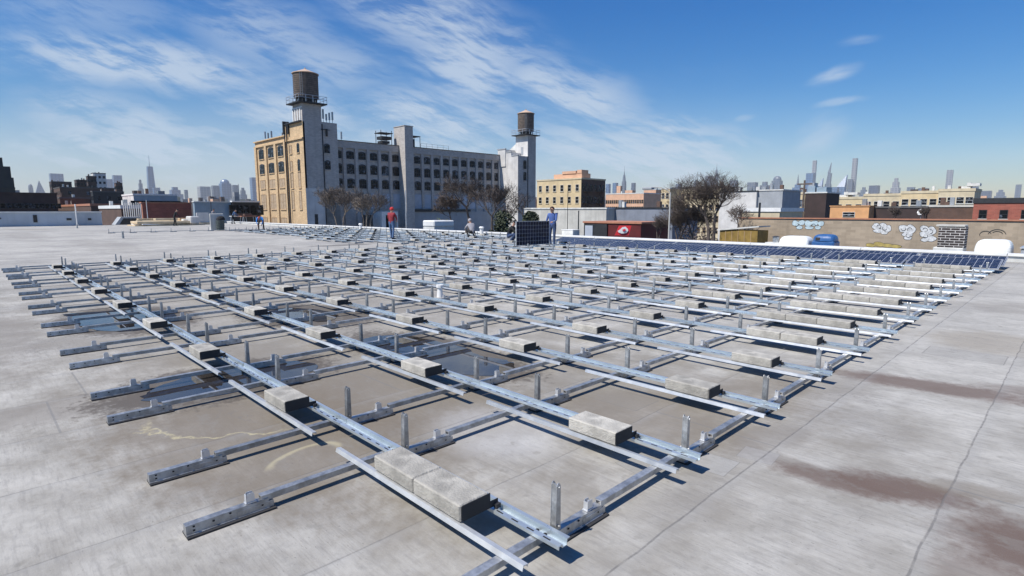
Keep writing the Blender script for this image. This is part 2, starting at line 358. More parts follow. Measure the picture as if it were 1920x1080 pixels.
    base = t.mix(t.m('MULTIPLY', ym, .4), base, (.55, .49, .30))
    # lap seams every 0.93 m along Y, end laps across
    xw = t.m('ADD', x, t.m('MULTIPLY', t.m('SUBTRACT', t.noise(pos, 2.5, 3), .5), .035))
    fr = t.m('FRACT', t.m('DIVIDE', t.m('SUBTRACT', xw, .33-.465), .93)); ds = t.m('ABSOLUTE', t.m('SUBTRACT', fr, .5))
    seam = t.m('MULTIPLY', t.rng(ds, .009, .002), t.rng(n_fine, .30, .60, .25, 1.0))
    lap = t.m('MULTIPLY', t.rng(fr, .60, .5), t.rng(fr, .495, .505))  # one-sided darker fade beside each seam, lap shading put into the colour
    base = t.mix(t.m('MULTIPLY', lap, .18), base, (.30, .30, .30))
    base = t.mix(t.m('MULTIPLY', seam, t.rng(x, -.1, .3, .38, .66)), base, (.12, .115, .11))
    yo = t.m('ADD', y, t.m('MULTIPLY', wn, 9.0)); fy = t.m('ABSOLUTE', t.m('SUBTRACT', t.m('FRACT', t.m('DIVIDE', yo, 9.3)), .5))
    base = t.mix(t.m('MULTIPLY', t.rng(fy, .0012, .0004), .5), base, (.15, .15, .15))
    # hairline cracks
    vor = t.node('ShaderNodeTexVoronoi', {'Vector': t.vm('ADD', pos, t.vm('SCALE', t.noise(pos, 3, 4, out=1), (0, 0, 0))), 'Scale': .55}, feature='DISTANCE_TO_EDGE').outputs[0]
    base = t.mix(t.m('MULTIPLY', t.m('MULTIPLY', t.rng(vor, .006, .001), t.rng(n_big, .5, .6)), .5), base, (.15, .14, .13))
    base = t.mix(t.m('MULTIPLY', t.rng(n_grain, .3, .7), .16), base, (.22, .22, .21))
    t.put(b.inputs['Base Color'], base); b.inputs['Roughness'].default_value = .82; b.inputs['Specular IOR Level'].default_value = .25
    h = t.m('ADD', t.m('MULTIPLY', n_fine, .5), t.m('ADD', t.m('MULTIPLY', n_mid, 1.5), t.m('MULTIPLY', seam, -.9)))
    bn = t.node('ShaderNodeBump', {'Height': h, 'Strength': .28, 'Distance': .02}); t.put(b.inputs['Normal'], bn.outputs[0])
    return m_
M['roof'] = roof_mat()
def water_mat():
    m_ = bpy.data.materials.new('standing_water'); m_.use_nodes = True; t = NT(m_.node_tree); b = t.n['Principled BSDF']
    b.inputs['Base Color'].default_value = (.030, .026, .024, 1); b.inputs['Roughness'].default_value = .03; b.inputs['IOR'].default_value = 1.75
    pos = t.node('ShaderNodeNewGeometry').outputs['Position']
    bn = t.node('ShaderNodeBump', {'Height': t.noise(pos, 4, 3), 'Strength': .04, 'Distance': .02}); t.put(b.inputs['Normal'], bn.outputs[0])
    return m_
M['water'] = water_mat()
def cells_mat():
    """photovoltaic cells in object space: panel spans x 0..1.98, y 0..0.985"""
    m_ = bpy.data.materials.new('solar_cells'); m_.use_nodes = True; t = NT(m_.node_tree); b = t.n['Principled BSDF']
    tc = t.node('ShaderNodeTexCoord').outputs['Object']; sp = t.node('ShaderNodeSeparateXYZ', {0: tc})
    cx = t.m('DIVIDE', t.m('SUBTRACT', sp.outputs[0], .03), .16); cy = t.m('DIVIDE', t.m('SUBTRACT', sp.outputs[1], .025), .156)
    fx = t.m('ABSOLUTE', t.m('SUBTRACT', t.m('FRACT', cx), .5)); fy = t.m('ABSOLUTE', t.m('SUBTRACT', t.m('FRACT', cy), .5))
    line = t.m('MAXIMUM', t.rng(fx, .470, .485), t.rng(fy, .475, .488))
    dia = t.rng(t.m('ADD', fx, fy), .90, .915)   # cut corners of the cells
    bus = t.m('MULTIPLY', t.rng(t.m('ABSOLUTE', t.m('SUBTRACT', fy, .22)), .02, .008), .25)
    idc = t.node('ShaderNodeCombineXYZ', {0: t.m('FLOOR', cx), 1: t.m('FLOOR', cy), 2: t.node('ShaderNodeObjectInfo').outputs['Random']}).outputs[0]
    wn = t.node('ShaderNodeTexWhiteNoise', {'Vector': idc}).outputs['Value']
    cell = t.mix(wn, (.004, .006, .016), (.012, .016, .042))
    c = t.mix(t.m('MAXIMUM', t.m('MAXIMUM', line, dia), bus), cell, (.44, .46, .50))
    t.put(b.inputs['Base Color'], c); b.inputs['Roughness'].default_value = .20; b.inputs['Specular IOR Level'].default_value = .10
    return m_
M['cells'] = cells_mat()
def tower_mat(name, a, b_, scale=.16, rough=.35):
    m_ = bpy.data.materials.new(name); m_.use_nodes = True; t = NT(m_.node_tree); b = t.n['Principled BSDF']
    pos = t.node('ShaderNodeNewGeometry').outputs['Position']; sp = t.node('ShaderNodeSeparateXYZ', {0: pos})
    w1 = t.m('FRACT', t.m('MULTIPLY', sp.outputs[2], .06)); w2 = t.m('FRACT', t.m('MULTIPLY', t.m('ADD', sp.outputs[0], sp.outputs[1]), .05))
    f = t.m('MULTIPLY', t.rng(w1, .2, .5), t.rng(w2, .2, .5))
    t.put(b.inputs['Base Color'], t.mix(f, a, b_)); b.inputs['Roughness'].default_value = rough
    return m_
M['tw_blue'] = tower_mat('blue_glass_tower', (.05, .10, .19), (.09, .17, .29))
M['tw_grey'] = tower_mat('grey_tower', (.12, .145, .18), (.07, .09, .12))
M['tw_dark'] = tower_mat('dark_tower', (.06, .08, .12), (.04, .05, .08))
M['tw_pale'] = tower_mat('pale_tower', (.27, .27, .28), (.15, .165, .19))

# ---------------------------------------------------------------- setting
def flat(name, x0, y0, x1, y1, z, m_, t=.3):
    o = MB().box(x0, y0, z-t, x1, y1, z).build(name, m_); return tag(o, kind='structure')
flat('roof_deck', -72, -25, 40, 22.6, 0, M['roof'], 1.0)
groundm = mat('city_ground', (.10, .10, .095), .95, 0, .3, .01, coord='World')
flat('ground', -15000, -9000, 9000, 15000, -8, groundm, .5)
def puddle(pts, seed):
    rnd = random.Random(seed); n = len(pts); out = []
    for i in range(n):
        p0, p1, p2, p3 = [Vector((*pts[(i+k) % n], 0)) for k in (-1, 0, 1, 2)]
        for s_ in range(7):
            u_ = s_/7; v = .5*((2*p1)+(-p0+p2)*u_+(2*p0-5*p1+4*p2-p3)*u_*u_+(-p0+3*p1-3*p2+p3)*u_**3)
            out.append((v.x+rnd.uniform(-.018, .018), v.y+rnd.uniform(-.02, .02), .004))
    c = Vector((sum(p[0] for p in out)/len(out), sum(p[1] for p in out)/len(out), .004)); mb = MB()
    for i in range(len(out)): mb.face([out[i], out[(i+1) % len(out)], c])
    o = mb.build('puddle', M['water']); tag(o, kind='structure')
    o['label'] = 'thin sheet of standing water on the grey roof'
puddle([(-9.28, .35), (-9.15, .9), (-9.11, 1.37), (-8.5, 1.35), (-8.04, 1.58), (-7.5, 1.3), (-7.08, .9), (-7.5, .5), (-8.41, .33), (-8.8, .4)], 1)
puddle([(-3.85, .30), (-4.2, .6), (-4.36, 1.2), (-4.1, 1.75), (-3.7, 1.8), (-3.50, 1.35), (-3.48, .85), (-3.55, .45)], 2)
puddle([(-4.5, 2.75), (-4.4, 3.25), (-3.43, 3.42), (-2.9, 3.32), (-2.45, 3.36), (-2.2, 3.04), (-2.5, 2.68), (-3.12, 2.62), (-3.6, 2.75), (-4.01, 2.70)], 3)
puddle([(-7.17, 2.5), (-7.35, 3.1), (-6.46, 3.4), (-5.9, 2.99), (-6.41, 2.7)], 4)
# parapet round the roof edge
def thing_box(name, label, cat, boxes, mats, group=None):
    x0 = boxes[0]; o = empty(name, ((x0[0]+x0[3])/2, (x0[1]+x0[4])/2, x0[2]), label, cat, group)
    return o
pw = empty('parapet_wall', (-20, 22.7, -1), 'low pale parapet with white metal coping along the far roof edge', 'parapet')
MB().box(-72, 22.604, -8, 40, 22.95, .18).build('wall', M['dwhite'], pw)
mb = MB()
for i in range(28): mb.box(-72+i*4+.01, 22.55, .182, -72+i*4+3.99, 23.0, .25)
mb.build('coping', M['white'], pw)
# ---------------------------------------------------------------- racking
A_, B_, PIT = 1.3013, .7512, 1.2630
def AX(i): return -(((i+1)//2)*A_+(i//2)*B_)
class Kind:
    def __init__(s, name, cat, group, limit=300): s.name, s.cat, s.group, s.limit = name, cat, group, limit; s.parts = []; s.inst = []; s.jit = 0
    def add(s, *names_mb): s.parts = names_mb
    def emit(s, stuffname, stufflabel, variant=None):
        s.inst.sort(key=lambda t: (t[0][0]-CAM[0])**2+(t[0][1]-CAM[1])**2)
        protos = {}
        for loc, var, lab in s.inst[:s.limit]:
            if var not in protos:
                pr_ = empty(s.name, (0, 0, 0), lab, s.cat, s.group) if len(s.parts) > 1 else None
                for pn, mb_, mt, vs_ in s.parts:
                    if vs_ and var not in vs_: continue
                    if pr_ is None: pr_ = mb_.build(pn, mt); tag(pr_, lab, s.cat, s.group)
                    else: mb_.build(pn, mt, pr_)
                pr_.location = loc; protos[var] = pr_
            else: copytree(protos[var], loc, lab, s.jit*random.uniform(-1, 1))
        rest = s.inst[s.limit:]
        if rest:
            mb_ = MB(); mats = []
            for loc, var, lab in rest:
                for pn, pm, mt, vs_ in s.parts:
                    if vs_ and var not in vs_: continue
                    mt = mt if isinstance(mt, list) else [mt]
                    ix = []
                    for x_ in mt:
                        if x_ not in mats: mats.append(x_)
                        ix.append(mats.index(x_))
                    k = len(mb_.v); mb_.v += [(a+loc[0], b+loc[1], c+loc[2]) for a, b, c in pm.v]
                    mb_.f += [tuple(k+i for i in f) for f in pm.f]; mb_.m += [ix[i] for i in pm.m]
            tag(mb_.build(stuffname, mats), stufflabel, s.cat, None, 'stuff')
# foot
DZ = .018
ch = MB()
ch.prof([(-.034, .010), (.034, .010), (.034, .015), (.026, .018), (.022, .068), (-.022, .068), (-.026, .018), (-.034, .015)], 'y', 0, .40)
ch.prof([(-.0285, .012), (.0285, .012), (.0265, .050), (-.0265, .050)], 'y', .24, .425)
for yy, zz in ((.03, .03), (.03, .052), (.12, .045), (.20, .055), (.36, .036)):
    ch.box(.0245, yy, zz, .0275+(.06-zz)*.05, yy+.010, zz+.008, 1); ch.box(-.0275-(.06-zz)*.05, yy, zz, -.0245, yy+.010, zz+.008, 1)
ch.v = [(a, b, .010+(c-.010)*.88) for a, b, c in ch.v]
pad = MB().box(-.05, .0, .0, .05, .43, .0098)
post = MB()
for s_ in (-1, 1):
    post.prof([(.038, .060), (.074, .060), (.071, .290), (.062, .303), (.052, .303), (.044, .290)], 'x', s_*.0165-.0018, s_*.0165+.0018)
post.prof([(.040, .07), (.046, .07), (.052, .298), (.047, .298)], 'x', -.0145, .0145)
post.cyl((-.022, .058, .282), (.026, .058, .282), .006, n=6); post.cyl((-.030, .056, .085), (.030, .056, .085), .007, n=6)
clamp = MB()
clamp.box(-.017, .285, .069, .017, .34, .075)
for s_ in (-1, 1): clamp.prof([(.290, .075), (.334, .075), (.331, .118), (.325, .124), (.297, .124)], 'x', s_*.012-.0015, s_*.012+.0015)
clamp.box(-.011, .288, .075, .016, .291, .120); clamp.cyl((0, .312, .07), (0, .312, .118), .005, n=6)
clamp.v = [(a, b, c-.006) for a, b, c in clamp.v]
foot = Kind('mounting_foot', 'mounting foot', 'steel mounting feet of the solar racking')
foot.add(('base_channel', ch, [M['steel'], M['hole']], None), ('foot_pad', pad, M['rubber'], None), ('post', post, M['steel'], ('full',)), ('clamp', clamp, M['alu'], None))
rail = Kind('base_rail', 'rail', 'thin steel base rails running between the feet')
rl = MB().prof([(-.020, .030), (-.017, .060), (-.022, .061), (-.022, .064), (.022, .064), (.022, .061), (.017, .060), (.020, .030), (.017, .030), (.014, .058), (-.014, .058), (-.017, .030)], 'y', .40, PIT+.03)
rl.v = [(a, b, c+DZ) for a, b, c in rl.v]
rail.add(('base_rail', rl, M['steel'], None))
# ballast tray, runs along X; local x 0 = side towards the stained roof
tr = MB()
TL = 2.046
tr.prof([(-.140, .070), (-.137, .070), (-.136, .084), (-.116, .087), (-.113, .072), (-.082, .072), (-.079, .100), (-.062, .102), (-.062, .105), (-.082, .103), (-.085, .075), (-.110, .075), (-.113, .090), (-.139, .087)], 'x', -TL, 0)
for bx_ in (-.12, -.17, -1.42, -1.47): tr.cyl((bx_, -.098, .072), (bx_, -.098, .082), .009, n=6, mi=1)
x_ = -.06
while x_ > -TL+.1:
    tr.box(x_-.045, -.132, .0866, x_, -.124, .0888, 1); tr.box(x_-.012, -.096, .0728, x_, -.088, .0742, 1); x_ -= .105
trs = MB().prof([(-.343, .124), (-.333, .115), (-.158, .115), (-.158, .196), (-.337, .196), (-.343, .190)], 'x', -.4505, -.4465).box(-.4505, -.1575, .115, -.4465, -.105, .150).box(-.446, -.135, .110, -.425, -.105, .132)
tray = Kind('ballast_tray', 'ballast tray', 'slotted steel ballast trays crossing the base rails')
tr.v = [(a, b-.01, c+DZ) for a, b, c in tr.v]
tray.add(('channel', tr, [M['steel_tray'], M['hole']], None), ('end_stop', trs, M['rubber'], ('stop',)))
stp = MB().prof([(-.360, .084), (-.356, .082), (-.351, .104), (-.329, .101), (-.328, .092), (-.324, .092), (-.324, .105), (-.352, .109)], 'x', -1.66, 0)
strip = Kind('front_strip', 'metal strip', 'bright metal strips in front of the ballast blocks')
strip.add(('front_strip', stp, M['strip'], None))
blk = MB().bbox(-.3925, -.345, .111, -.0025, -.156, .198, .007)
block = Kind('ballast_block', 'concrete block', 'concrete ballast blocks on the trays')
block.add(('ballast_block', blk, M['block'], None))
rj = random.Random(3)
def ordn(n): return '%d%s' % (n, 'th' if 10 <= n % 100 <= 20 else {1: 'st', 2: 'nd', 3: 'rd'}.get(n % 10, 'th'))
NR = 15
for i in range(19):
    for j in range(0, NR+1):
        y0 = PIT*j-.05 if j else -.015; jx = rj.uniform(-.006, .006)
        lab = ('foot without post, open front end of rail line %d from the stained roof' % (i+1)) if j == 0 else \
              'mounting foot, row %d from the front, rail line %d from the stained roof' % (j, i+1)
        foot.inst.append(((AX(i)+jx, y0, 0), 'low' if j == 0 else 'full', lab))
        if j < NR: rail.inst.append(((AX(i), PIT*j-.05, 0), 'a', 'base rail before racking row %d, rail line %d from the stained roof' % (j+1, i+1)))
for j in range(1, NR+1):
    for k in range(9):
        xr = AX(2*k)
        tray.inst.append(((xr+.155, PIT*j+rj.uniform(-.004, .004), 0), 'stop', 'ballast tray, row %d from the front, bay %d from the stained roof' % (j, k+1)))
        dx = rj.uniform(-.06, .06) if k else 0
        strip.inst.append(((xr+.14+dx+(.09 if k else 0), PIT*j+rj.uniform(-.006, .006), 0), 'a', 'metal strip, row %d from the front, bay %d from the stained roof' % (j, k+1)))
        nb = {1: 2, 2: 1, 3: 1, 4: 1, 5: 2}.get(j, 3) if k == 0 else (2 if k == 1 and j > 6 else 2 if k == 2 and j > 9 else 1)
        if k > 0 and j == 15: nb = 1
        for n_ in range(nb):
            bx = xr-.295-n_*.394
            which = 'alone' if nb == 1 else ['outer one', 'middle one' if nb == 3 else 'inner one', 'inner one'][n_]
            block.inst.append(((bx, PIT*j+rj.uniform(-.004, .004), 0), 'a', 'concrete block, row %d from the front, bay %d from stained roof, %s' % (j, k+1, which)))
# second field beyond, still being laid
for i in range(24):
    x0 = -20.9-((i+1)//2)*A_-(i//2)*B_
    j0 = 10 if i < 8 else 11
    if i in (0, 1): j0 = 11
    for j in range(j0, 18):
        foot.inst.append(((x0, PIT*j-.05+.25, 0), 'full', 'mounting foot, row %d, line %d of the farther field by the parapet' % (j-j0+1, i+1)))
        if j < 17: rail.inst.append(((x0, PIT*j+.2, 0), 'a', 'base rail section %d on line %d of the farther field by the parapet' % (j-j0+1, i+1)))
    if i % 2 == 0:
        for j in range(j0, 18):
            if i > 18 and j < 14: continue
            tray.inst.append(((x0+.155, PIT*j+.25, 0), 'stop', 'ballast tray row %d, bay %d of the farther field by the parapet' % (j-j0+1, i//2+1)))
            if (i*7+j*3) % 4: strip.inst.append(((x0+.14, PIT*j+.25, 0), 'a', 'bright metal strip row %d, bay %d of the farther field by the parapet' % (j-j0+1, i//2+1)))
            if (i*5+j) % 3 == 0: block.inst.append(((x0-.3, PIT*j+.25, 0), 'a', 'concrete block row %d, bay %d of the farther field by the parapet' % (j-j0+1, i//2+1)))
for j in range(5, 12):   # one lone line far back
    foot.inst.append(((-45.6, PIT*j+.2, 0), 'full', 'mounting foot number %d on the lone rail line far across the bare roof' % (j-4)))
    rail.inst.append(((-45.6, PIT*j+.2, 0), 'a', 'rail section %d of the lone line far across the bare roof' % (j-4)))
block.jit = .012; foot.jit = .012; strip.jit = .004; rail.jit = .003
foot.emit('far_mounting_feet', 'distant mounting feet too many to count beside the parapet')
rail.emit('far_base_rails', 'distant thin base rails too many to count beside the parapet')
tray.emit('far_ballast_trays', 'distant ballast trays beside the parapet')
strip.emit('far_strips', 'distant metal strips beside the parapet')
block.emit('far_ballast_blocks', 'distant concrete blocks beside the parapet')

# solar panels: local x 0..1.98 along, y 0..0.985 up the slope
def make_panel(label, group):
    r = empty('solar_panel', (0, 0, 0), label, 'solar panel', group)
    f = MB(); W, H, b = 1.98, .985, .012
    f.box(0, 0, 0, W, b, .040).box(0, H-b, 0, W, H, .040).box(0, b, 0, b, H-b, .040).box(W-b, b, 0, W, H-b, .040)
    f.build('frame', M['alu'], r)
    MB().box(b, b, .030, W-b, H-b, .036).build('cells', M['cells'], r)
    MB().box(.9, .80, .008, 1.05, .92, .0295).build('junction_box', M['rubber'], r)
    return r
first = None
for rowi, (y0, n_) in enumerate(((PIT*14+.26, 7), (PIT*15+.26, 8))):
    for k in range(n_):
        lab = 'dark blue solar panel laid tilted, %s row, %s from the end by the stained roof' % (('front', 'back')[rowi], ordn(k+1))
        if first is None: first = make_panel(lab, 'solar panels already fixed on the racking'); o = first
        else: o = copytree(first, (0, 0, 0), lab)
        o.location = (.20-1.98-k*2.04, y0, .095); o.rotation_euler.x = math.radians(10.5)
hp = copytree(first, (-14.30, 15.15, .17), 'solar panel stood on its long edge, held up by two workers')
del hp['group']
hp.rotation_euler = Matrix(((0, 0, 1), (1, 0, 0), (0, 1, 0))).to_euler()
# ---------------------------------------------------------------- items at the far parapet
def ellipsoid(mb, c, r, n=16, k=8, zmin=0.0, mi=0, pw_=1.0):
    """upper dome (superellipsoid-ish) from z=zmin"""
    rows = []
    for a in range(k+1):
        ph = math.pi/2*a/k; row = []
        for i in range(n):
            t = 2*math.pi*i/n; cx = math.copysign(abs(math.cos(t))**pw_, math.cos(t)); sy = math.copysign(abs(math.sin(t))**pw_, math.sin(t))
            row.append((c[0]+r[0]*cx*math.cos(ph)**pw_, c[1]+r[1]*sy*math.cos(ph)**pw_, c[2]+r[2]*math.sin(ph)**.8))
        rows.append(row)
    for a in range(k):
        for i in range(n):
            j = (i+1) % n; mb.face([rows[a][i], rows[a][j], rows[a+1][j], rows[a+1][i]], mi)
    return mb
tag(MB().box(-9.5, 22.96, -.6, 40, 27.5, -.25).build('adjoining_roof', M['concrete']), kind='structure')
def skylight(x0, x1, y0, y1, zt, label):
    r = empty('skylight', ((x0+x1)/2, (y0+y1)/2, -.25), label, 'skylight', 'white domed rooftop skylights')
    MB().bbox(x0, y0, -.25, x1, y1, .14, .02).build('curb', M['dwhite'], r)
    ellipsoid(MB(), ((x0+x1)/2, (y0+y1)/2, .142), ((x1-x0)/2-.03, (y1-y0)/2-.03, zt-.14), pw_=.35, n=24).build('dome', M['domew'], r, smooth=True)
skylight(-1.0, .05, 23.7, 24.8, .62, 'white domed skylight beside the brick chimney at the roof corner')
skylight(-7.5, -6.25, 24.0, 25.0, .52, 'white domed skylight standing next to the blue tank')
r = empty('water_tank', (-5.75, 24.5, -.25), 'dark blue plastic tank with rounded shoulders behind the parapet', 'tank')
ellipsoid(MB(), (-5.75, 24.5, .35), (.42, .4, .28), pw_=.5, n=24).build('shoulder', M['blue'], r, smooth=True)
MB().bbox(-6.17, 24.1, -.25, -5.33, 24.9, .349, .05).build('body', M['blue'], r)
MB().bbox(-6.02, 24.095, .38, -5.85, 24.13, .50, .01).build('hatch', M['rubber'], r)
r = empty('brick_chimney', (-1.7, 24.3, -.25), 'square chimney of black-painted bricks with pale mortar on a white base', 'chimney')
M['chim'] = mat('black_white_brick', (.045, .035, .035), .9, 0, .3, 2, brick=(.26, .088, .009, (.60, .58, .55)))
MB().box(-2.0, 24.0, .305, -1.25, 24.6, 1.02).build('shaft', M['chim'], r)
MB().bbox(-2.1, 23.92, -.25, -1.25, 24.66, .30, .02).build('base', M['dwhite'], r)
MB().bbox(-2.08, 23.97, 1.025, -1.27, 24.63, 1.09, .01).build('cap', M['concrete'], r)
r = empty('roof_vent', (-7.75, 24.4, -.25), 'grey metal vent pipe with cap on a pale block', 'vent')
MB().bbox(-8.05, 24.15, -.25, -7.45, 24.65, .22, .02).build('base', M['dwhite'], r)
MB().cyl((-7.68, 24.4, .22), (-7.68, 24.4, .46), .13, n=12).build('pipe', M['steel'], r)
MB().cyl((-7.68, 24.4, .462), (-7.68, 24.4, .50), .17, .05, n=12).build('cap', M['dark'], r)
r = empty('equipment_box', (-18.0, 24.0, -.25), 'small pale box standing on the parapet edge behind the blue panels', 'box')
MB().bbox(-18.7, 23.1, -.9, -17.9, 23.7, .50, .02).build('body', M['dwhite'], r); MB().bbox(-18.72, 23.08, .502, -17.88, 23.72, .53, .008).build('lid', M['white'], r)
r = empty('roof_curb', (4, 24, -.25), 'long grey metal duct box beside the corner skylight', 'duct')
MB().bbox(.25, 23.5, -.25, 6, 24.6, .38, .02).build('body', M['grey'], r); MB().box(.22, 23.46, .382, 6.03, 24.64, .42).build('lid', M['alu'], r)
# small things on the parapet: pipes
for k, (px, py, hh, lab) in enumerate(((676, 424, .45, 'white pipe vent by the parapet behind the red-hooded worker'), (903, 436, .5, 'stubby white vent by the parapet beside the crouching worker in grey'))):
    p = P(px, py, Y=22.2); p = (p[0], 22.2, 0); r = empty('pipe_vent', p, lab, 'vent')
    MB().cyl(p, (p[0], p[1], hh), .11, n=12).build('pipe', M['white'], r); MB().cyl((p[0], p[1], hh+.002), (p[0], p[1], hh+.1), .17, .12, n=12).build('cap', M['white'], r)
for px, py, hh, lab in ((145, 428, .3, 'tiny dark roof drain stub before the grey screen wall'), (231, 447, .35, 'tiny grey vent stub alone on the bare roof'),(825, 557, .18, 'short white pipe stub between the racking rows')):
    p = P(px, py, Z=0); r = empty('pipe_stub', (p[0], p[1], 0), lab, 'pipe')
    MB().cyl((p[0], p[1], 0), (p[0], p[1], hh), .06, .045, n=10).build('pipe', M['white'] if px > 800 else M['steel'], r); MB().cyl((p[0], p[1], hh+.001), (p[0], p[1], hh+.05), .07, n=10).build('cap', M['white'] if px > 800 else M['steel'], r)
# ---------------------------------------------------------------- graffiti wall
gw = empty('graffiti_wall', (0, 45, -8), 'long tan brick wall sprayed with bubble graffiti beyond the roof', 'wall')
MB().box(-18.4, 45, -8, 45, 45.35, .93).build('wall', M['tanwall'], gw)
MB().box(-18.45, 44.93, .932, 45, 45.42, 1.02).build('coping', M['terracotta'], gw)
def graffiti(cx, cz, shapes, fill, s=1.0):
    """bubble letters: outlined round shapes sprayed on the wall plane Y=45"""
    mb = MB()
    for k, (x, z, rx, rz) in enumerate(shapes):
        for pas, (e, yy, mi) in enumerate(((.028, 44.996-.0004*k, 1), (0, 44.990-.0004*k, 0))):
            n = 18; rn = random.Random(k*7+int(cx*10)); ph = rn.uniform(0, 6)
            mb.face([(cx+s*(x+(rx+e)*math.cos(2*math.pi*i/n)*(1+.12*math.sin(3*2*math.pi*i/n+ph))), yy, cz+s*(z+(rz+e)*math.sin(2*math.pi*i/n)*(1+.12*math.cos(2*2*math.pi*i/n+ph)))) for i in range(n)], mi)
    mb.build('graffiti', [fill, M['paint_black']], gw)
graffiti(-13.1, .5, [(-.9, .1, .25, .2), (-.45, .15, .22, .2), (0, .1, .25, .22), (.45, .12, .25, .2), (.9, .1, .2, .2), (-.6, -.2, .22, .14), (.1, -.22, .3, .12), (.7, -.2, .2, .14)], M['paint_teal'])
graffiti(-8.35, .28, [(-.3, .2, .25, .2), (.1, .22, .25, .2), (.4, .05, .2, .22), (-.1, -.12, .35, .14), (.2, -.25, .2, .1)], M['paint_white'])
graffiti(-6.7, .0, [(-.35, .35, .28, .27), (.05, .32, .26, .3), (-.1, -.02, .3, .16), (-.05, -.28, .22, .12)], M['paint_white'])
graffiti(-5.72, .0, [(-.2, .38, .2, .22), (.2, .25, .27, .25), (-.15, .0, .25, .2), (.2, -.25, .3, .2), (-.1, -.35, .2, .12)], M['paint_white'])
def scrawl(pts, wd, yy=44.99):
    mb = MB()
    for a, b in zip(pts, pts[1:]): mb.cyl((a[0], yy, a[1]), (b[0], yy, b[1]), wd, n=5)
    mb.build('graffiti', M['paint_black'], gw)
for cx, r_, a0, a1 in ((-2.75, .28, 20, 200), (-2.2, .42, 10, 170), (-2.2, .28, 20, 150)):
    scrawl([(cx+r_*math.cos(math.radians(a)), .08+r_*.8*math.sin(math.radians(a))) for a in range(a0, a1+1, 20)], .018)
for gx, gz in ((-8.5, .45), (-8.15, .35), (-7.05, .35), (-6.7, .3), (-5.85, .3), (-5.55, .2), (-5.8, -.1), (-6.75, -.1), (-13.9, .5), (-12.7, .45)):
    a0_ = gx*77 % 6; scrawl([(gx+.13*math.cos(a0_+i*.6), gz+.13*math.sin(a0_+i*.6)) for i in range(7)], .014, 44.978)
graffiti(-8.0, -.85, [(-.9, 0, .3, .12), (-.4, .08, .35, .15), (.1, .02, .3, .14), (.6, -.02, .3, .12)], M['paint_yellow'])
r = empty('timber_shed', (-18, 42, -8), 'yellow-brown boarded shed with a pale sloping roof before the tan wall', 'shed')
a = P(1350, 430, Y=42); b = P(1421, 430, Y=42)
MB().box(a[0], 42, -8, b[0], 44, .05).build('wall', M['yellow'], r)
MB().prof([(a[0]-.2, .0), (b[0]+.1, .32), (b[0]+.1, .42), (a[0]-.2, .1)], 'y', 41.9, 44.1).build('roof', M['dwhite'], r)
mb = MB()
for k in range(1, 6):
    xx = a[0]+(b[0]-a[0])*k/6; mb.box(xx-.02, 41.97, -8, xx+.02, 41.998, .0)
mb.build('batten', M['cream2'], r)
# ---------------------------------------------------------------- buildings
def window_proto(face, w_, h, arch=False, mull=(1, 1), frame=None, pane=None, sill=None):
    """window mesh in local coords centred on its sill centre; face S (-Y) or E (+X); returns (frame part, pane part) data"""
    fr = MB(); pn = MB(); t = .06
    def bx(m_, u0, z0, u1, z1, d0, d1):
        if face == 'S': m_.box(u0, -d1, z0, u1, -d0, z1)
        else: m_.box(d0, u0, z0, d1, u1, z1)
    bx(fr, -w_/2, 0, -w_/2+t, h, .0, .07); bx(fr, w_/2-t, 0, w_/2, h, .0, .07); bx(fr, -w_/2+t, 0, w_/2-t, t, .0, .07)
    for k in range(mull[0]):
        u_ = -w_/2+w_*(k+1)/(mull[0]+1); bx(fr, u_-t/2, t, u_+t/2, h-t, .0, .065)
    for k in range(mull[1]):
        z_ = h*(k+1)/(mull[1]+1); bx(fr, -w_/2+t, z_-t/2, w_/2-t, z_+t/2, .0, .06)
    if arch:
        n = 7; pts = [(-w_/2, h-t)]+[(-w_/2+w_*i/n, h+.22*math.sin(math.pi*i/n)) for i in range(n+1)]+[(w_/2, h-t)]
        if face == 'S': fr.prof(pts, 'y', -.07, -.0)
        else: fr.prof(pts, 'x', .0, .07)
    else: bx(fr, -w_/2+t, h-t, w_/2-t, h, .0, .07)
    bx(pn, -w_/2+t, t, w_/2-t, h-t, .005, .03)
    sl = MB(); bx(sl, -w_/2-.08, -.12, w_/2+.08, -.003, .0, .14)
    return fr, pn, sl
class Wins:
    """windows of one kind on one building: first is built, the rest are copies"""
    def __init__(s, root, *a, frame=None, pane=None, sill=None, **k):
        s.root = root; s.d = window_proto(*a, **k); s.fm = frame or M['frame']; s.pm = pane or M['glass']; s.sm = sill; s.first = None
    def put(s, x, y, z):
        og = ORG[s.root.name]; loc = (x-og[0], y-og[1], z-og[2])
        if s.first is None:
            o = s.d[0].build('window', s.fm, s.root, local=True)
            s.d[1].build('pane', s.pm, o, local=True)
            if s.sm: s.d[2].build('sill', s.sm, o, local=True)
            o.location = loc; s.first = o
        else: part_copy(s.first, s.root, loc)
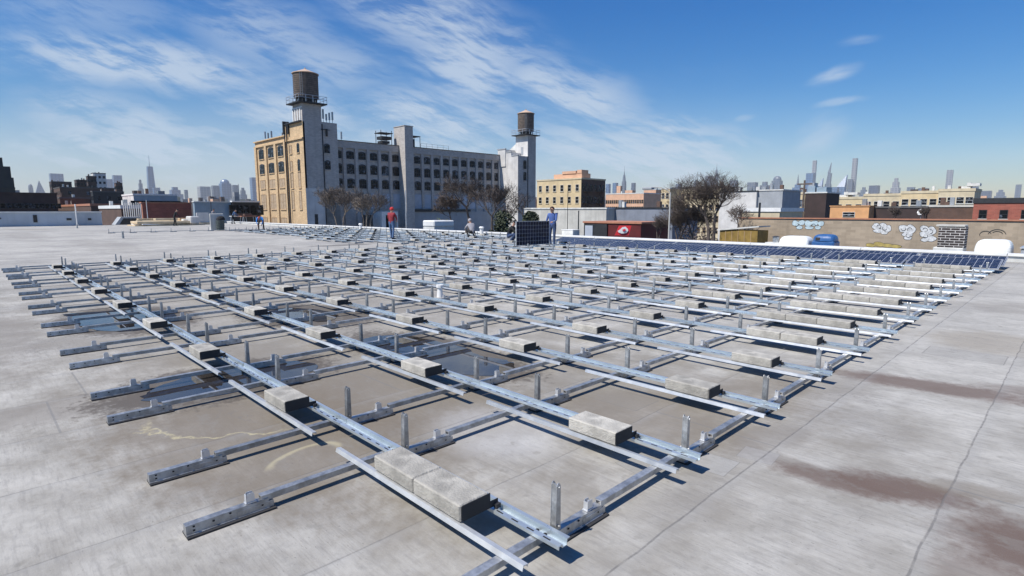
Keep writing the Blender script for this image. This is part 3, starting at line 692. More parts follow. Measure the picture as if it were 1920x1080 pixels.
# the big factory
fx = empty('factory', (-100, 70, -8), 'long grey and cream brick factory block with small-paned windows, two tank towers rising from it', 'factory')
ZR = 14.6
MB().box(-119.7, 50.6, -8, -100, 94.3, ZR-.5).box(-119.7, 44.4, -8, -97.35, 50.6, ZR-.5).build('wall', M['fgrey'], fx)
MB().box(-119.3, 47, ZR-.49, -101, 94, ZR-.2).build('roof', M['roofing'], fx)
mb = MB(); cols = [52.08+2.57*i for i in range(5+1)]+[70.3+2.567*i for i in range(10)]
edges = [50.62]+[(cols[i]+cols[i+1])/2 for i in range(5)]+[65.8]
for a, b in ((50.62, 65.6), (67.75, 94.2)):
    mb.box(-99.996, a, 13.45, -99.70, b, ZR+.15)
mb.build('parapet', M['fgrey'], fx)
MB().box(-100.3, 50.6, ZR+.152, -99.6, 94.3, ZR+.26).build('coping', M['dark'], fx)
mb = MB()
for c in cols:
    for s_ in (-1,):
        y_ = c-1.285
        if 65 < y_ < 68.5 or y_ < 50.9: continue
        MB().box(-99.996, y_-.32, -8, -99.72, y_+.32, 13.447).build('pier', M['fgrey'], fx)
MB().box(-99.996, 93.9, -8, -99.72, 94.2, 13.447).build('pier', M['fgrey'], fx)
W1 = Wins(fx, 'E', 1.6, 1.35, arch=True, mull=(2, 1), sill=M['fgrey']); W2 = Wins(fx, 'E', 1.6, 1.75, arch=True, mull=(2, 1), sill=M['fgrey']); W3 = Wins(fx, 'E', 1.6, 1.7, arch=True, mull=(2, 1), sill=M['fgrey'])
for c in cols:
    W1.put(-99.99, c, 11.42); W2.put(-99.99, c, 8.58); W3.put(-99.99, c, 5.82)
mb = MB()
for c in cols:
    if c > 58.5: MB().box(-99.996, c-.9, 1.9, -99.86, c+.9, 4.9).build('infill_panel', M['fpanel'], fx)
MB().box(-99.99, 68, 1.25, -98.6, 84, 1.75).build('canopy', M['dark'], fx)
MB().box(-99.99, 68, -8, -98.9, 94, 1.24).build('lower_wall', M['grey'], fx)
# tower at the corner with the cream face
MB().box(-97.348, 44.1, 5.5, -97, 47.68, 17.2).box(-97.348, 47.68, -8, -97.0, 50.62, 17.4).box(-103.9, 44.4, ZR-.5, -97.35, 47.6, 17.2).box(-101, 47.6, ZR-.5, -97.35, 50.6, 17.4).build('stair_tower', M['fgrey'], fx)
MB().box(-97.348, 44.1, -8, -96.97, 47.68, 5.498).build('lower_wall', M['fwhite'], fx)
MB().box(-96.999, 47.70, -8, -96.96, 50.63, 5.5).build('lower_wall', M['fgrey2'], fx)
MB().box(-96.998, 45.5, -8, -96.93, 46.1, .85).build('door', M['dark'], fx)
W4 = Wins(fx, 'E', 1.1, 1.5, arch=True, mull=(1, 1), sill=M['fgrey']); W4.put(-96.99, 48.45, 11.9); W4.put(-96.99, 48.45, 8.95)
MB().cyl((-96.9, 47.68, -8), (-96.9, 47.68, 17), .09, n=8).build('downpipe', M['dark'], fx)
MB().box(-96.9, 47.4, 16.0, -96.7, 49.0, 16.1).box(-96.96, 48.3, 14.9, -96.7, 48.6, 16.2).build('bracket', M['dark'], fx)
# cream south face
MB().box(-119.7, 44.06, -8, -97.0, 44.399, 14.3).box(-119.7, 44.06, 14.3, -103.9, 44.399, 15.2).box(-103.9, 44.06, 14.3, -97.0, 44.399, 17.1).build('cream_facade', M['cream'], fx)
MB().box(-119.9, 43.8, 14.15, -96.9, 44.058, 14.4).box(-119.9, 43.75, 15.202, -103.95, 44.5, 15.4).build('cornice', M['cream'], fx)
mb = MB()
for x in (-119.2, -114.0, -109.25, -104.6): mb.box(x-.5, 43.8, -8, x+.5, 44.058, 14.148)
mb.box(-104.0, 43.82, 14.402, -103.5, 44.058, 17.0)
mb.build('pilaster', M['cream'], fx)
for x, w_ in ((-116.55, 2.5), (-111.6, 2.9), (-107.0, 2.6)):
    Wc = Wins(fx, 'S', w_, 1.8, arch=True, mull=(2, 1), sill=M['cream']); Wc.put(x, 44.05, 11.75); Wc.put(x, 44.05, 8.8)
    Wb = Wins(fx, 'S', w_, 1.75, mull=(1, 0), frame=M['cream2'], pane=M['board'], sill=M['cream']); Wb.put(x, 44.05, 5.85)
    Wb = Wins(fx, 'S', w_, 3.0, arch=True, mull=(1, 1), frame=M['cream2'], pane=M['board'], sill=M['cream']); Wb.put(x, 44.05, 1.7)
    Wb = Wins(fx, 'S', w_, 1.5, arch=True, mull=(1, 0), frame=M['cream2'], pane=M['board']); Wb.put(x, 44.05, -1.4)
for x, w_, dk in ((-102.35, .95, 0), (-99.2, 1.0, 1)):
    for z, h, d_ in ((11.85, 1.5, dk), (8.6, 1.9, dk), (5.6, 3.0, 0), (1.7, 3.4, 0)):
        Wb = Wins(fx, 'S', w_, h, arch=(h < 2), mull=(0, 1), frame=M['frame'] if d_ else M['cream2'], pane=M['glass'] if d_ else M['board'], sill=M['cream']); Wb.put(x, 44.05, z)
mb = MB()
for xx in (-104.05, -103.2): mb.cyl((xx, 43.72, -8), (xx, 43.72, 17.6), .10, n=6)
mb.build('downpipe', M['dark'], fx)
# upper shaft carrying the tank
MB().box(-100.8, 44.1, 17.202, -97, 47.68, 20.3).build('tank_tower', M['fgrey'], fx)
mb = MB()
for k in range(4): mb.box(-100.75+k*.95, 43.98, 17.3, -100.45+k*.95, 44.098, 19.5)
mb.box(-100.8, 43.98, 19.502, -97, 44.098, 19.7)
mb.build('white_columns', M['white'], fx)
MB().box(-104, 43.6, 17.105, -97.2, 44.6, 17.3).box(-104.3, 43.5, 15.5, -103.9, 44.3, 17.8).box(-102.9, 43.7, 15.4, -102.5, 44.0, 17.6).build('roof_ledge', M['dark'], fx)
# middle chimney-like stair tower
MB().box(-99.995, 65.7, -8, -97.5, 67.7, 18.6).box(-101.5, 65.7, 12, -99.996, 67.7, 18.6).build('stair_tower', M['fgrey'], fx)
MB().box(-101.6, 65.6, 18.602, -97.4, 67.8, 18.72).build('coping', M['fgrey'], fx)
mb = MB()   # tank frame and rooftop plant beside it
for x in (-103, -101): 
    for y in (62.3, 64.8): mb.cyl((x, y, ZR-.2), (x, y, 17.8), .07, n=5)
mb.box(-103.2, 62.1, 17.2, -100.8, 65, 17.35).box(-103, 62.5, 16.0, -101, 64.8, 16.6).box(-102.9, 62.6, 15.2, -101.1, 64.4, 15.7)
mb.build('rooftop_plant', M['dark'], fx)
mb = MB()
for x in (-102.5, -100.3):
    for y in (67.9, 71.4): mb.cyl((x, y, ZR-.2), (x, y, 17.2), .07, n=5)
mb.box(-102.6, 67.8, 17.1, -100.2, 71.5, 17.25); mb.box(-102.2, 69.2, ZR-.2, -100.8, 70.4, 16.6)
mb.build('rooftop_plant', M['dark'], fx)
mb = MB()
for y in np.arange(71.6, 79.4, 1.5): mb.cyl((-100.3, y, ZR), (-100.3, y, ZR+1.2), .035, n=4)
for z in (.7, 1.2): mb.cyl((-100.3, 71.6, ZR+z), (-100.3, 79.2, ZR+z), .03, n=4)
mb.build('railing', M['steel'], fx)
mb = MB()
for (x, y, z, h) in ((-97.8, 48.4, 17.4, 2.4), (-97.8, 49.0, 17.4, 1.6), (-97.8, 49.6, 17.4, 1.9), (-97.8, 50.2, 17.4, 2.1), (-116.5, 45, 15.4, 1.9), (-115, 45, 15.4, 1.5), (-113.3, 45, 15.4, 1.7), (-108, 45, 15.4, .9), (-100.4, 51.6, ZR, 1.4), (-100.4, 53.2, ZR, 1.9)):
    MB().cyl((x, y, z-.4), (x, y, z+h*.4), .05, n=5).box(x-.12, y-.13, z+h*.3, x+.12, y+.13, z+h).build('antenna', M['steel'], fx)
# right tower
MB().box(-99.995, 94.5, -8, -93.7, 97.7, 14.3).box(-99.995, 94.5, 14.3, -96.0, 97.7, 15.2).box(-100.4, 94.3, 12, -97.8, 97.7, 16.0).build('stair_tower', M['fwhite'], fx)
MB().box(-93.7, 94.52, -8, -93.66, 97.7, 14.3).build('side_wall', M['fgrey'], fx)
MB().box(-100.6, 94.2, 16.002, -97.7, 94.6, 16.25).box(-97.75, 94.4, 15.202, -95.9, 94.7, 15.4).box(-95.9, 94.4, 14.302, -93.6, 94.8, 14.5).build('coping', M['grey'], fx)
MB().box(-97.75, 97.8, -8, -93.7, 100.6, 19.3).build('tank_tower', M['fwhite'], fx)
MB().box(-93.699, 97.8, -8, -93.66, 100.6, 19.3).build('side_wall', M['fgrey'], fx)
MB().box(-93.65, 97.7, -8, -93.55, 97.9, 14.3).build('downpipe', M['dark'], fx)
MB().box(-95.9, 97.74, 14.8, -95.2, 97.798, 16.6).build('louvre', M['grey'], fx)
MB().prof([(-101, 15.5), (-97.76, 15.5), (-97.76, 17.6), (-98.3, 17.3), (-101, 15.7)], 'y', 97.9, 100.2).build('lean_to', M['dwhite'], fx)
W5 = Wins(fx, 'E', 1.0, 1.85, arch=True, mull=(1, 1), sill=M['fgrey']); W5.put(-93.65, 96.8, 11.3); W5.put(-93.65, 96.8, 8.6)
W6 = Wins(fx, 'E', .7, .9, mull=(0, 0), sill=M['fgrey'])
def tank(cx, cy, zb, zp, zt, r_, label):
    o = empty('water_tank', (cx, cy, zb), label, 'water tank')
    mb = MB().cyl((cx, cy, zp), (cx, cy, zt), r_*.985, r_, n=32); mb.build('barrel', M['wood'], o, smooth=False)
    mb = MB()
    k = zp+.15
    while k < zt: mb.cyl((cx, cy, k), (cx, cy, k+.045), r_+.03, n=32, caps=True); k += .34
    mb.build('hoops', M['dark'], o)
    MB().cyl((cx, cy, zt+.002), (cx, cy, zt+.12), r_+.16, n=32).cyl((cx, cy, zt+.122), (cx, cy, zt+.95), r_+.14, .12, n=32).cyl((cx, cy, zt+.951), (cx, cy, zt+1.15), .14, n=8).build('roof', M['tankroof'], o)
    MB().box(cx-r_-.5, cy-r_-.5, zb, cx+r_+.5, cy+r_+.5, zb+.2).build('platform', M['dark'], o)
    mb = MB().cyl((cx, cy, zb+.202), (cx, cy, zp-.002), r_*.7, n=16)
    for i in range(8):
        a = i*math.pi/4; mb.cyl((cx+r_*.85*math.cos(a), cy+r_*.85*math.sin(a), zb+.2), (cx+r_*.85*math.cos(a), cy+r_*.85*math.sin(a), zp), .12, n=5)
    mb.build('legs', M['dark'], o)
    mb = MB(); e = r_+.45
    for z in (.65, 1.15):
        for a, b in (((-e, -e), (e, -e)), ((e, -e), (e, e)), ((e, e), (-e, e)), ((-e, e), (-e, -e))):
            mb.cyl((cx+a[0], cy+a[1], zb+.2+z), (cx+b[0], cy+b[1], zb+.2+z), .035, n=5)
    for i in range(5):
        for a in ((-e+2*e*i/4, -e), (-e+2*e*i/4, e), (-e, -e+2*e*i/4), (e, -e+2*e*i/4)): mb.cyl((cx+a[0], cy+a[1], zb+.2), (cx+a[0], cy+a[1], zb+1.35), .04, n=5)
    mb.build('railing', M['alu'], o)
    mb = MB()
    for s_ in (-.2, .2): mb.cyl((cx+r_*.72+s_*.7, cy-r_*.72+s_*.7, zp), (cx+r_*.72+s_*.7, cy-r_*.72+s_*.7, zt+.2), .03, n=4)
    k = zp
    while k < zt: mb.cyl((cx+r_*.72-.14, cy-r_*.72-.14, k), (cx+r_*.72+.14, cy-r_*.72+.14, k), .02, n=4); k += .3
    mb.build('ladder', M['steel'], o)
tank(-98.9, 45.9, 20.32, 21.5, 25.6, 2.15, 'wooden barrel water tank on the cream-fronted end of the factory')
tank(-95.7, 99.2, 19.32, 20.4, 24.5, 1.95, 'wooden barrel water tank on the white tower at the factory far end')

# loading dock at the foot of the factory
r = empty('loading_shed', (-96, 60.5, -8), 'small white-walled shed with a dark opening at the factory foot', 'shed')
MB().box(-99, 58.6, -8, -95.6, 59.5, 1.3).box(-99, 59.5, .6, -95.6, 62.3, 1.3).box(-99, 62.1, -8, -95.6, 62.3, .6).build('wall', M['white'], r)
MB().box(-98.9, 59.5, -8, -98.7, 62.1, .59).build('opening', M['dark'], r)
r = empty('dock_box', (-96, 54, -8), 'dark boxed opening low on the grey factory wall', 'hatch')
MB().box(-96.8, 55.0, -2, -96.0, 56.6, .7).build('body', M['dark'], r); MB().box(-96.9, 54.9, .702, -95.9, 56.7, .8).build('lid', M['grey'], r)

def bld(name, label, cat, pl, pc, pr_, yt, D, wall, side=None, zb=-8, wins=None, ewins=None, cap=None, capm=None, group=None, deep=12, extra=None, frame=None, wpane=None):
    c = P(pc, yt, D=D); X0, Y0, Zt = c
    Xl = max(P(pl, yt, Y=Y0)[0], X0-90) if 0 < pl < pc else X0-(90 if pl <= 0 else deep)
    Yr = P(pr_, yt, X=X0)[1] if pr_ and pr_ > pc else Y0+deep
    r = empty(name, ((Xl+X0)/2, (Y0+Yr)/2, zb), label, cat, group)
    MB().box(Xl, Y0, zb, X0, Yr, Zt).build('wall', wall, r)
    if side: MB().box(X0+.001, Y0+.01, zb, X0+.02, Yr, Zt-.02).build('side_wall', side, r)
    cm = capm or M['dwhite']; h = cap or .25; o_ = .12
    MB().box(Xl-o_, Y0-o_, Zt+.002, X0+o_+.03, Yr+o_, Zt+h).build('roof' if not cap else 'cornice', cm, r)
    if wins:
        n, rows, fh_, w_, h_, off = wins[:6]; sill = wins[6] if len(wins) > 6 else None
        Wn = Wins(r, 'S', w_, h_, mull=(0, 1), frame=frame or M['dwhite'], sill=sill, pane=wpane)
        for i in range(n):
            for j in range(rows): Wn.put(Xl+(X0-Xl)*(i+.5)/n, Y0-.005, Zt-off-fh_*j-h_)
    if ewins:
        n, rows, fh_, w_, h_, off = ewins[:6]
        Wn = Wins(r, 'E', w_, h_, mull=(0, 1), frame=M['frame'])
        for i in range(n):
            for j in range(rows): Wn.put(X0+.022, Y0+(Yr-Y0)*(i+.5)/n, Zt-off-fh_*j-h_)
    rq = random.Random(int(pc*31+yt))
    if D > 85 and X0-Xl > 4 and name not in ('concrete_wall', 'orange_brick_wall'):
        for i in range(rq.choice((2, 3, 4))):
            vx = rq.uniform(Xl+.5, X0-.8); vy = Y0+rq.uniform(.8, 4); vh = rq.uniform(.5, 1.3)
            MB().bbox(vx-rq.uniform(.2, .5), vy-.3, Zt+h, vx+.3, vy+.3, Zt+h+vh, .03).build('roof_vent', rq.choice((M['dwhite'], M['brownbrick'], M['steel'])), r)
    if extra: extra(r, Xl, X0, Y0, Yr, Zt)
    return r
# right-hand middle distance
def fire_escape(r, Xl, X0, Y0, Yr, Zt):
    for s0 in (.25, .75):
        mb = MB(); yc = Y0+(Yr-Y0)*s0; hw = (Yr-Y0)*.16
        for j in range(4):
            z = Zt-3.2-3.2*j; mb.box(X0+.03, yc-hw, z, X0+1.1, yc+hw, z+.08)
            for yy in (-hw, 0, hw): mb.cyl((X0+1.08, yc+yy, z), (X0+1.08, yc+yy, z+1), .04, n=4)
            mb.cyl((X0+1.08, yc-hw, z+1), (X0+1.08, yc+hw, z+1), .04, n=4); mb.cyl((X0+.8, yc-hw*.8, z), (X0+.8, yc+hw*.8, z-3.1), .07, n=4)
        mb.build('fire_escape', M['dark'], r)
def penthouse(m_, x0f, x1f, h):
    def f(r, Xl, X0, Y0, Yr, Zt):
        MB().box(Xl+(X0-Xl)*x0f, Y0+1.2, Zt+.26, Xl+(X0-Xl)*x1f, Y0+5, Zt+h).box(Xl+(X0-Xl)*(x0f+.2), Y0+1.0, Zt+h+.001, Xl+(X0-Xl)*(x0f+.5), Y0+4, Zt+h+.7).box(Xl+(X0-Xl)*(x1f-.1), Y0+1.1, Zt+h+.001, Xl+(X0-Xl)*x1f, Y0+4, Zt+h+.9).build('penthouse', m_, r)
    return f
def both(*fs):
    def f(*a):
        for g_ in fs: g_(*a)
    return f
bld('apartment_block', 'four-storey yellow brick apartment block with penthouse and fire escapes', 'apartment block', 1007, 1090, 1135, 336, 150, M['yellowbrick'], M['brownbrick'],  # side wall darkened to brown: shade of that face put into the colour
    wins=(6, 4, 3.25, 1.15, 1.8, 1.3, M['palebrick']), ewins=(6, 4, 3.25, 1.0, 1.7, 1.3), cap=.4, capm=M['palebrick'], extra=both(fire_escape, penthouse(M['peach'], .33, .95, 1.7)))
bld('concrete_wall', 'long stained white concrete wall below the yellow apartment block', 'wall', 983, 1137, 0, 392, 92, M['concrete'], deep=3)
bld('warehouse', 'low blue-grey clad warehouse above the red shopfront', 'warehouse', 1137, 1262, 0, 391, 86, M['greywall'], deep=8, cap=.2, capm=M['dark'])
r = bld('shopfront', 'dark red shopfront under a brown awning beyond the parapet', 'shop', 1095, 1202, 0, 420, 62, M['redwall'], deep=6, cap=.2, capm=M['terracotta'])
a = P(1112, 425, D=61.5); b = P(1140, 445, D=61.5)
c0 = P(1202, 420, D=62)
MB().box(P(1095, 425, Y=c0[1]-.2)[0], c0[1]-.2, -8, P(1138, 425, Y=c0[1]-.2)[0], c0[1]-.02, c0[2]-.1).build('dark_gap', M['dark'], r)  # dark panel filling the gap beside the red front
MB().box(P(1097, 425, Y=c0[1]-.3)[0], c0[1]-.3, -8, P(1111, 425, Y=c0[1]-.3)[0], c0[1]-.21, c0[2]-.3).build('window', M['fpanel'], r)
sg = empty('shop_sign', P(1170, 431, D=58), 'tilted red sign with a white emblem on the shopfront', 'sign')
def quadpx(pts, D_, off=0): return [tuple(P(x, y, D=D_-off)) for x, y in pts]
def slab(name, pts, D_, th, m_, parent):
    a = quadpx(pts, D_); b = [tuple(np.array(p)+fw*th) for p in a]; mb = MB(); mb.face(a); mb.face(b[::-1])
    for i in range(len(a)): j = (i+1) % len(a); mb.face([a[i], b[i], b[j], a[j]])
    return mb.build(name, m_, parent)
slab('board', [(1153, 441), (1161, 423), (1184, 423), (1179, 441)], 58, .15, M['redsign'], sg)
slab('emblem', [(1158, 433), (1163, 430), (1167, 426), (1173, 425), (1177, 429), (1178, 433), (1174, 437), (1166, 438), (1160, 436)], 57.9, .05, M['white'], sg)
slab('emblem', [(1166, 431), (1171, 429), (1174, 431), (1170, 434)], 57.8, .03, M['redsign'], sg)
bld('mansion_block', 'distant peach brick row with a band of arched windows', 'building', 1136, 1207, 0, 363, 300, M['peach'], deep=20, wins=(18, 3, 3.6, 1.2, 2.0, 3.2), cap=.5, frame=M['cream2'])
bld('brick_house', 'small distant salmon house beside the peach row', 'house', 1207, 1230, 0, 356, 330, M['peach'], deep=12, wins=(5, 3, 3.4, 1.1, 1.7, 2.0), frame=M['cream2'])
bld('brick_house', 'narrow pale yellow house at the end of the tan terrace', 'house', 1240, 1256, 0, 354, 165, M['yellowbrick'], deep=8, wins=(2, 3, 3.3, 1.0, 1.7, 1.2))
bld('terrace', 'tan brick terrace with black cornice behind the big bare tree', 'building', 1256, 1352, 0, 352, 160, M['palebrick'], deep=14, wins=(9, 4, 3.3, 1.1, 1.8, 1.4), cap=.5, capm=M['dark'], frame=M['cream2'])
bld('white_building', 'blank white rendered building behind the bare tree', 'building', 1350, 1419, 0, 359, 115, M['fwhite'], deep=10, cap=.2, capm=M['dark'])
bld('grey_building', 'blank grey-blue building next to the white one', 'building', 1419, 1468, 0, 357, 112, M['grey'], deep=10)
bld('low_shed', 'low white flat roof with dark edge below the white building', 'shed', 1390, 1462, 0, 397, 70, M['palebrick'], deep=8, cap=.5, capm=M['white'])
bld('row_house', 'tan row house with paired windows beside the dark box building', 'house', 1467, 1512, 0, 364, 140, M['yellowbrick'], deep=10, wins=(3, 2, 3.3, 1.3, 1.8, 1.3), cap=.5, capm=M['palebrick'])
def plant(r, Xl, X0, Y0, Yr, Zt):
    MB().box(Xl+.3, Y0+.4, Zt+.26, Xl+(X0-Xl)*.42, Y0+4, Zt+1.6).box(Xl+(X0-Xl)*.5, Y0+.3, Zt+.26, X0-.2, Y0+4, Zt+1.3).build('rooftop_unit', M['metalwall'], r)
    MB().box(Xl+(X0-Xl)*.1, Y0+.6, Zt+1.61, Xl+(X0-Xl)*.35, Y0+3, Zt+2.3).build('rooftop_unit', M['grey'], r)
bld('dark_building', 'black-brown blank wall building with blue rooftop units', 'building', 1510, 1550, 0, 362, 120, M['darkbrick'], deep=9, extra=plant)
mm = [('row house of yellow brick, first beyond the dark building', 1548, 1620, 369, 165), ('row house of yellow brick above the orange building', 1620, 1690, 363, 158), ('row house of yellow brick in the middle of the long row', 1690, 1760, 358, 151), ('row house of yellow brick at the end of the long row', 1760, 1828, 354, 144)]
for k, (lab, a, b, yt, D_) in enumerate(mm):
    bld('row_house', lab, 'house', a, b, 0, yt+4, D_, M['palebrick'] if k % 2 else M['yellowbrick'], deep=12, wins=(4, 2, 3.2, 1.6, 1.7, 1.5, M['dwhite']), cap=.7, capm=M['palebrick'], group='yellow brick row houses',
        extra=penthouse(M['dwhite'], .3+.1*k, .55+.1*k, 1.3) if k in (0, 3) else None)
bld('orange_building', 'bright orange painted low building with one wide window', 'building', 1557, 1630, 0, 387, 95, M['orange'], deep=7, wins=(1, 1, 3, 1.9, .9, .95), cap=.15, capm=M['orange'])
bld('brick_building', 'grey-brown low building with rough roof next to the orange one', 'building', 1630, 1738, 0, 390, 92, M['darkbrick'], deep=7, cap=.3, capm=M['roofing'])
bld('brick_building', 'brown brick low building between the grey-brown and red ones', 'building', 1738, 1828, 0, 388, 88, M['brownbrick'], deep=7, cap=.3, capm=M['concrete'])
bld('red_building', 'red brick building with black cornice and two dark windows', 'building', 1826, 1990, 0, 380, 78, M['redbrick'], deep=9, wins=(4, 1, 3, .95, 1.3, 1.0, M['concrete']), cap=.75, capm=M['dark'], frame=M['dark'])
sdx = P(1727, 397, D=86); r = empty('satellite_dish', sdx, 'white satellite dish on the brown brick roof', 'satellite dish')
mb = MB(); d0 = Vector((-.3, -.8, .5)).normalized(); mb.cyl(Vector(sdx)-d0*.12, Vector(sdx), .1, .55, n=16, caps=False); mb.build('dish', M['white'], r); MB().cyl(Vector(sdx)-d0*.1, Vector(sdx)+Vector((0, 0, -2.2)), .05, n=6).build('mast', M['steel'], r)

# left-hand middle distance
sw = empty('screen_wall', (-71.5, 5, 0), 'long pale grey-blue screen wall at the roof edge with dark openings', 'wall')
a = P(0, 424, X=-71)
MB().box(-71.9, -40, -.5, -71.2, 10.0, 1.35).build('wall', M['metalwall'], sw)
sw2 = mat('pale_blue_grey_paint', (.42, .47, .52), .7, 0, .12, .3, coord='World', streak=.25)
sw.children[0].data.materials[0] = sw2
MB().box(-71.95, -40, 1.352, -71.1, 10.05, 1.45).build('coping', M['white'], sw)
def on71(px, py): p = P(px, py, X=-71.19); return p[1], p[2]
for (x0, y0, x1, y1) in ((63, 403, 69, 417), (125, 409, 134, 413), (165, 409, 171, 413), (0, 408, 2, 411)):
    a = on71(x0, y1); b = on71(x1, y0); MB().box(-71.198, a[0], a[1], -71.15, b[0], b[1]).build('opening', M['dark'], sw)
a = on71(136, 390); pl_ = empty('white_post', (-70.9, a[0]+.2, 0), 'thin white post in front of the grey screen wall', 'post')
MB().cyl((-70.9, a[0]+.2, 0), (-70.9, a[0]+.2, 2.2), .06, n=6).build('pole', M['white'], pl_); MB().bbox(-71.0, a[0]+.1, 0, -70.8, a[0]+.3, .15, .01).build('base', M['white'], pl_)
bld('brick_warehouse', 'low dark brown brick warehouse beyond the screen wall', 'warehouse', -45, -42, 106, 362, 125, M['darkbrick'], deep=20, ewins=(14, 1, 4, 2.2, 1.2, 2.2), cap=.3, capm=M['darkbrick'])
dk = mat('dark_green_cladding', (.02, .028, .03), .8, 0, .3, .3)
def steps(r, Xl, X0, Y0, Yr, Zt):
    ya = P(25, 330, X=X0-.5)[1]; yb = P(19, 312, X=X0-1)[1]; yc = P(4, 296, X=X0-1.5)[1]; za = P(25, 333, X=X0)[2]; zb_ = P(19, 312, X=X0)[2]; zc = P(4, 295, X=X0)[2]
    MB().box(X0-20, Y0, Zt+.41, X0-.5, ya, za).box(X0-20, Y0, za+.001, X0-1, yb, zb_).box(X0-20, Y0, zb_+.001, X0-1.5, yc, zc).build('upper_storeys', dk, r)
bld('dark_tower', 'black-green stepped apartment tower cut by the picture edge', 'tower', -45, -42, 28, 352, 215, dk, deep=25, cap=.4, capm=dk, extra=steps)
for nm, lab, a, b, c_, yt, D_, m_ in (
    ('brick_building', 'dark brown brick block under the blue glass tower', 92, 96, 134, 341, 330, M['darkbrick']),
    ('brick_building', 'dark brown block with lower roof left of the grey-white one', 139, 143, 163, 338, 310, M['darkbrick']),
    ('brick_building', 'tall maroon block leaning on the grey-white one', 161, 164, 180, 331, 305, M['darkbrick']),
    ('pale_building', 'grey-white flat-topped block among the dark ones', 170, 174, 198, 325, 340, M['fwhite']),
    ('brick_building', 'low brown block right of the grey-white one', 214, 217, 229, 344, 290, M['brownbrick']),
    ('brick_building', 'wide dark grey-brown block with small windows above the awning', 100, 112, 214, 352, 240, M['brownbrick']),
    ('dark_building', 'wide black shed building behind the terracotta eaves', 170, 174, 232, 360, 200, M['dark']),
    ('brick_building', 'small tan and orange house beside the dark shed', 108, 112, 168, 372, 160, M['brownbrick'])):
    bld(nm, lab, 'building', a, b, c_, yt, D_, m_, wins=(6, 3, 3.4, 1.2, 1.5, 1.4), ewins=(3, 3, 3.4, 1.2, 1.5, 1.4), frame=M['frame'], cap=.4, capm=M['roofing'])
bld('low_house', 'low house with terracotta eaves above the screen wall', 'house', 108, 170, 0, 386, 120, M['brownbrick'], deep=6, cap=.5, capm=M['terracotta'])
bld('canopy_shed', 'low shed with a bright white canopy roof', 'shed', 186, 227, 0, 391, 100, M['brownbrick'], deep=6, cap=.6, capm=M['white'])
bld('grey_hall', 'grey-blue hall with long white roof edge and white end wall', 'hall', 229, 250, 332, 366, 125, M['fwhite'], M['metalwall'], cap=.35, capm=M['white'], ewins=(5, 1, 3, 3, 1.0, 1.2))
bld('orange_brick_wall', 'long rust-orange brick wall in front of the grey hall', 'wall', 262, 266, 358, 381, 98, M['terracotta'], M['redbrick'], cap=.2, capm=M['terracotta'])
bld('metal_shed', 'pale blue corrugated shed with white eaves', 'shed', 361, 364, 433, 379, 100, M['metalwall'], M['metalwall'], cap=.15, capm=M['white'])
bld('dark_shed', 'open dark shed with pale posts next to the cream factory end', 'shed', 433, 436, 486, 379, 104, M['dark'], M['dark'], cap=.25, capm=M['white'], ewins=(4, 1, 3, 2.6, 1.9, .5))
# ---------------------------------------------------------------- poles and lamps
def pole(px, ytop, D_, label, r_=.1, arm=None, m_='steel', name='utility_pole', cat='pole'):
    t = P(px, ytop, D=D_); r = empty(name, (t[0], t[1], -8), label, cat)
    MB().cyl((t[0], t[1], -8), tuple(t), r_*1.3, r_*.8, n=8).build('pole', M[m_], r)
    if arm:
        pts = [tuple(P(x, y, D=D_)) for x, y in arm]; mb = MB()
        for a, b in zip(pts, pts[1:]): mb.cyl(a, b, r_*.6, r_*.5, n=6)
        mb.build('arm', M[m_], r)
        e = pts[-1]; MB().bbox(e[0]-.35, e[1]-.15, e[2]-.12, e[0]+.35, e[1]+.15, e[2]+.03, .03).build('lamp_head', M['grey'], r)
    return r
pole(1257, 362, 36, 'grey street lamp with a curved arm beyond the parapet', .055, arm=[(1257, 362), (1253, 357), (1240, 352), (1226, 351), (1215, 352)], name='street_lamp', cat='street lamp', m_='concrete')
r = pole(1509, 338, 80, 'dark wooden utility pole in front of the dark box building', .16, m_='bark')
t = P(1509, 345, D=80); MB().bbox(t[0]-1, t[1]-.08, t[2]-.1, t[0]+1, t[1]+.08, t[2]+.1, .02).build('crossarm', M['bark'], r)
pole(760, 357, 78, 'slim pale pole rising before the middle of the factory', .08, m_='alu')
pole(1065, 348, 60, 'thin dark wire pole in front of the yellow apartment block', .035, m_='dark')
pole(1085, 395, 50, 'short black post before the concrete wall', .06, m_='dark')
pole(395, 378, 88, 'thin dark mast before the pale blue shed', .06, m_='dark')
pole(447, 345, 150, 'thin far mast beside the cream factory end', .07, m_='steel')
pole(1425, 380, 60, 'short black chimney pipe above the tan wall', .14, m_='dark')
pole(274, 375, 90, 'pale scaffold pole before the rust-orange wall', .06, m_='white')
fe = empty('pale_fence', P(245, 400, D=92), 'row of tall pale fence posts before the grey hall', 'fence')
mb = MB()
for px in range(231, 266, 4):
    t = P(px, 379+(px % 3), D=92); MB().cyl((t[0], t[1], -8), tuple(t), .09, n=5).build('post', M['fwhite'], fe)
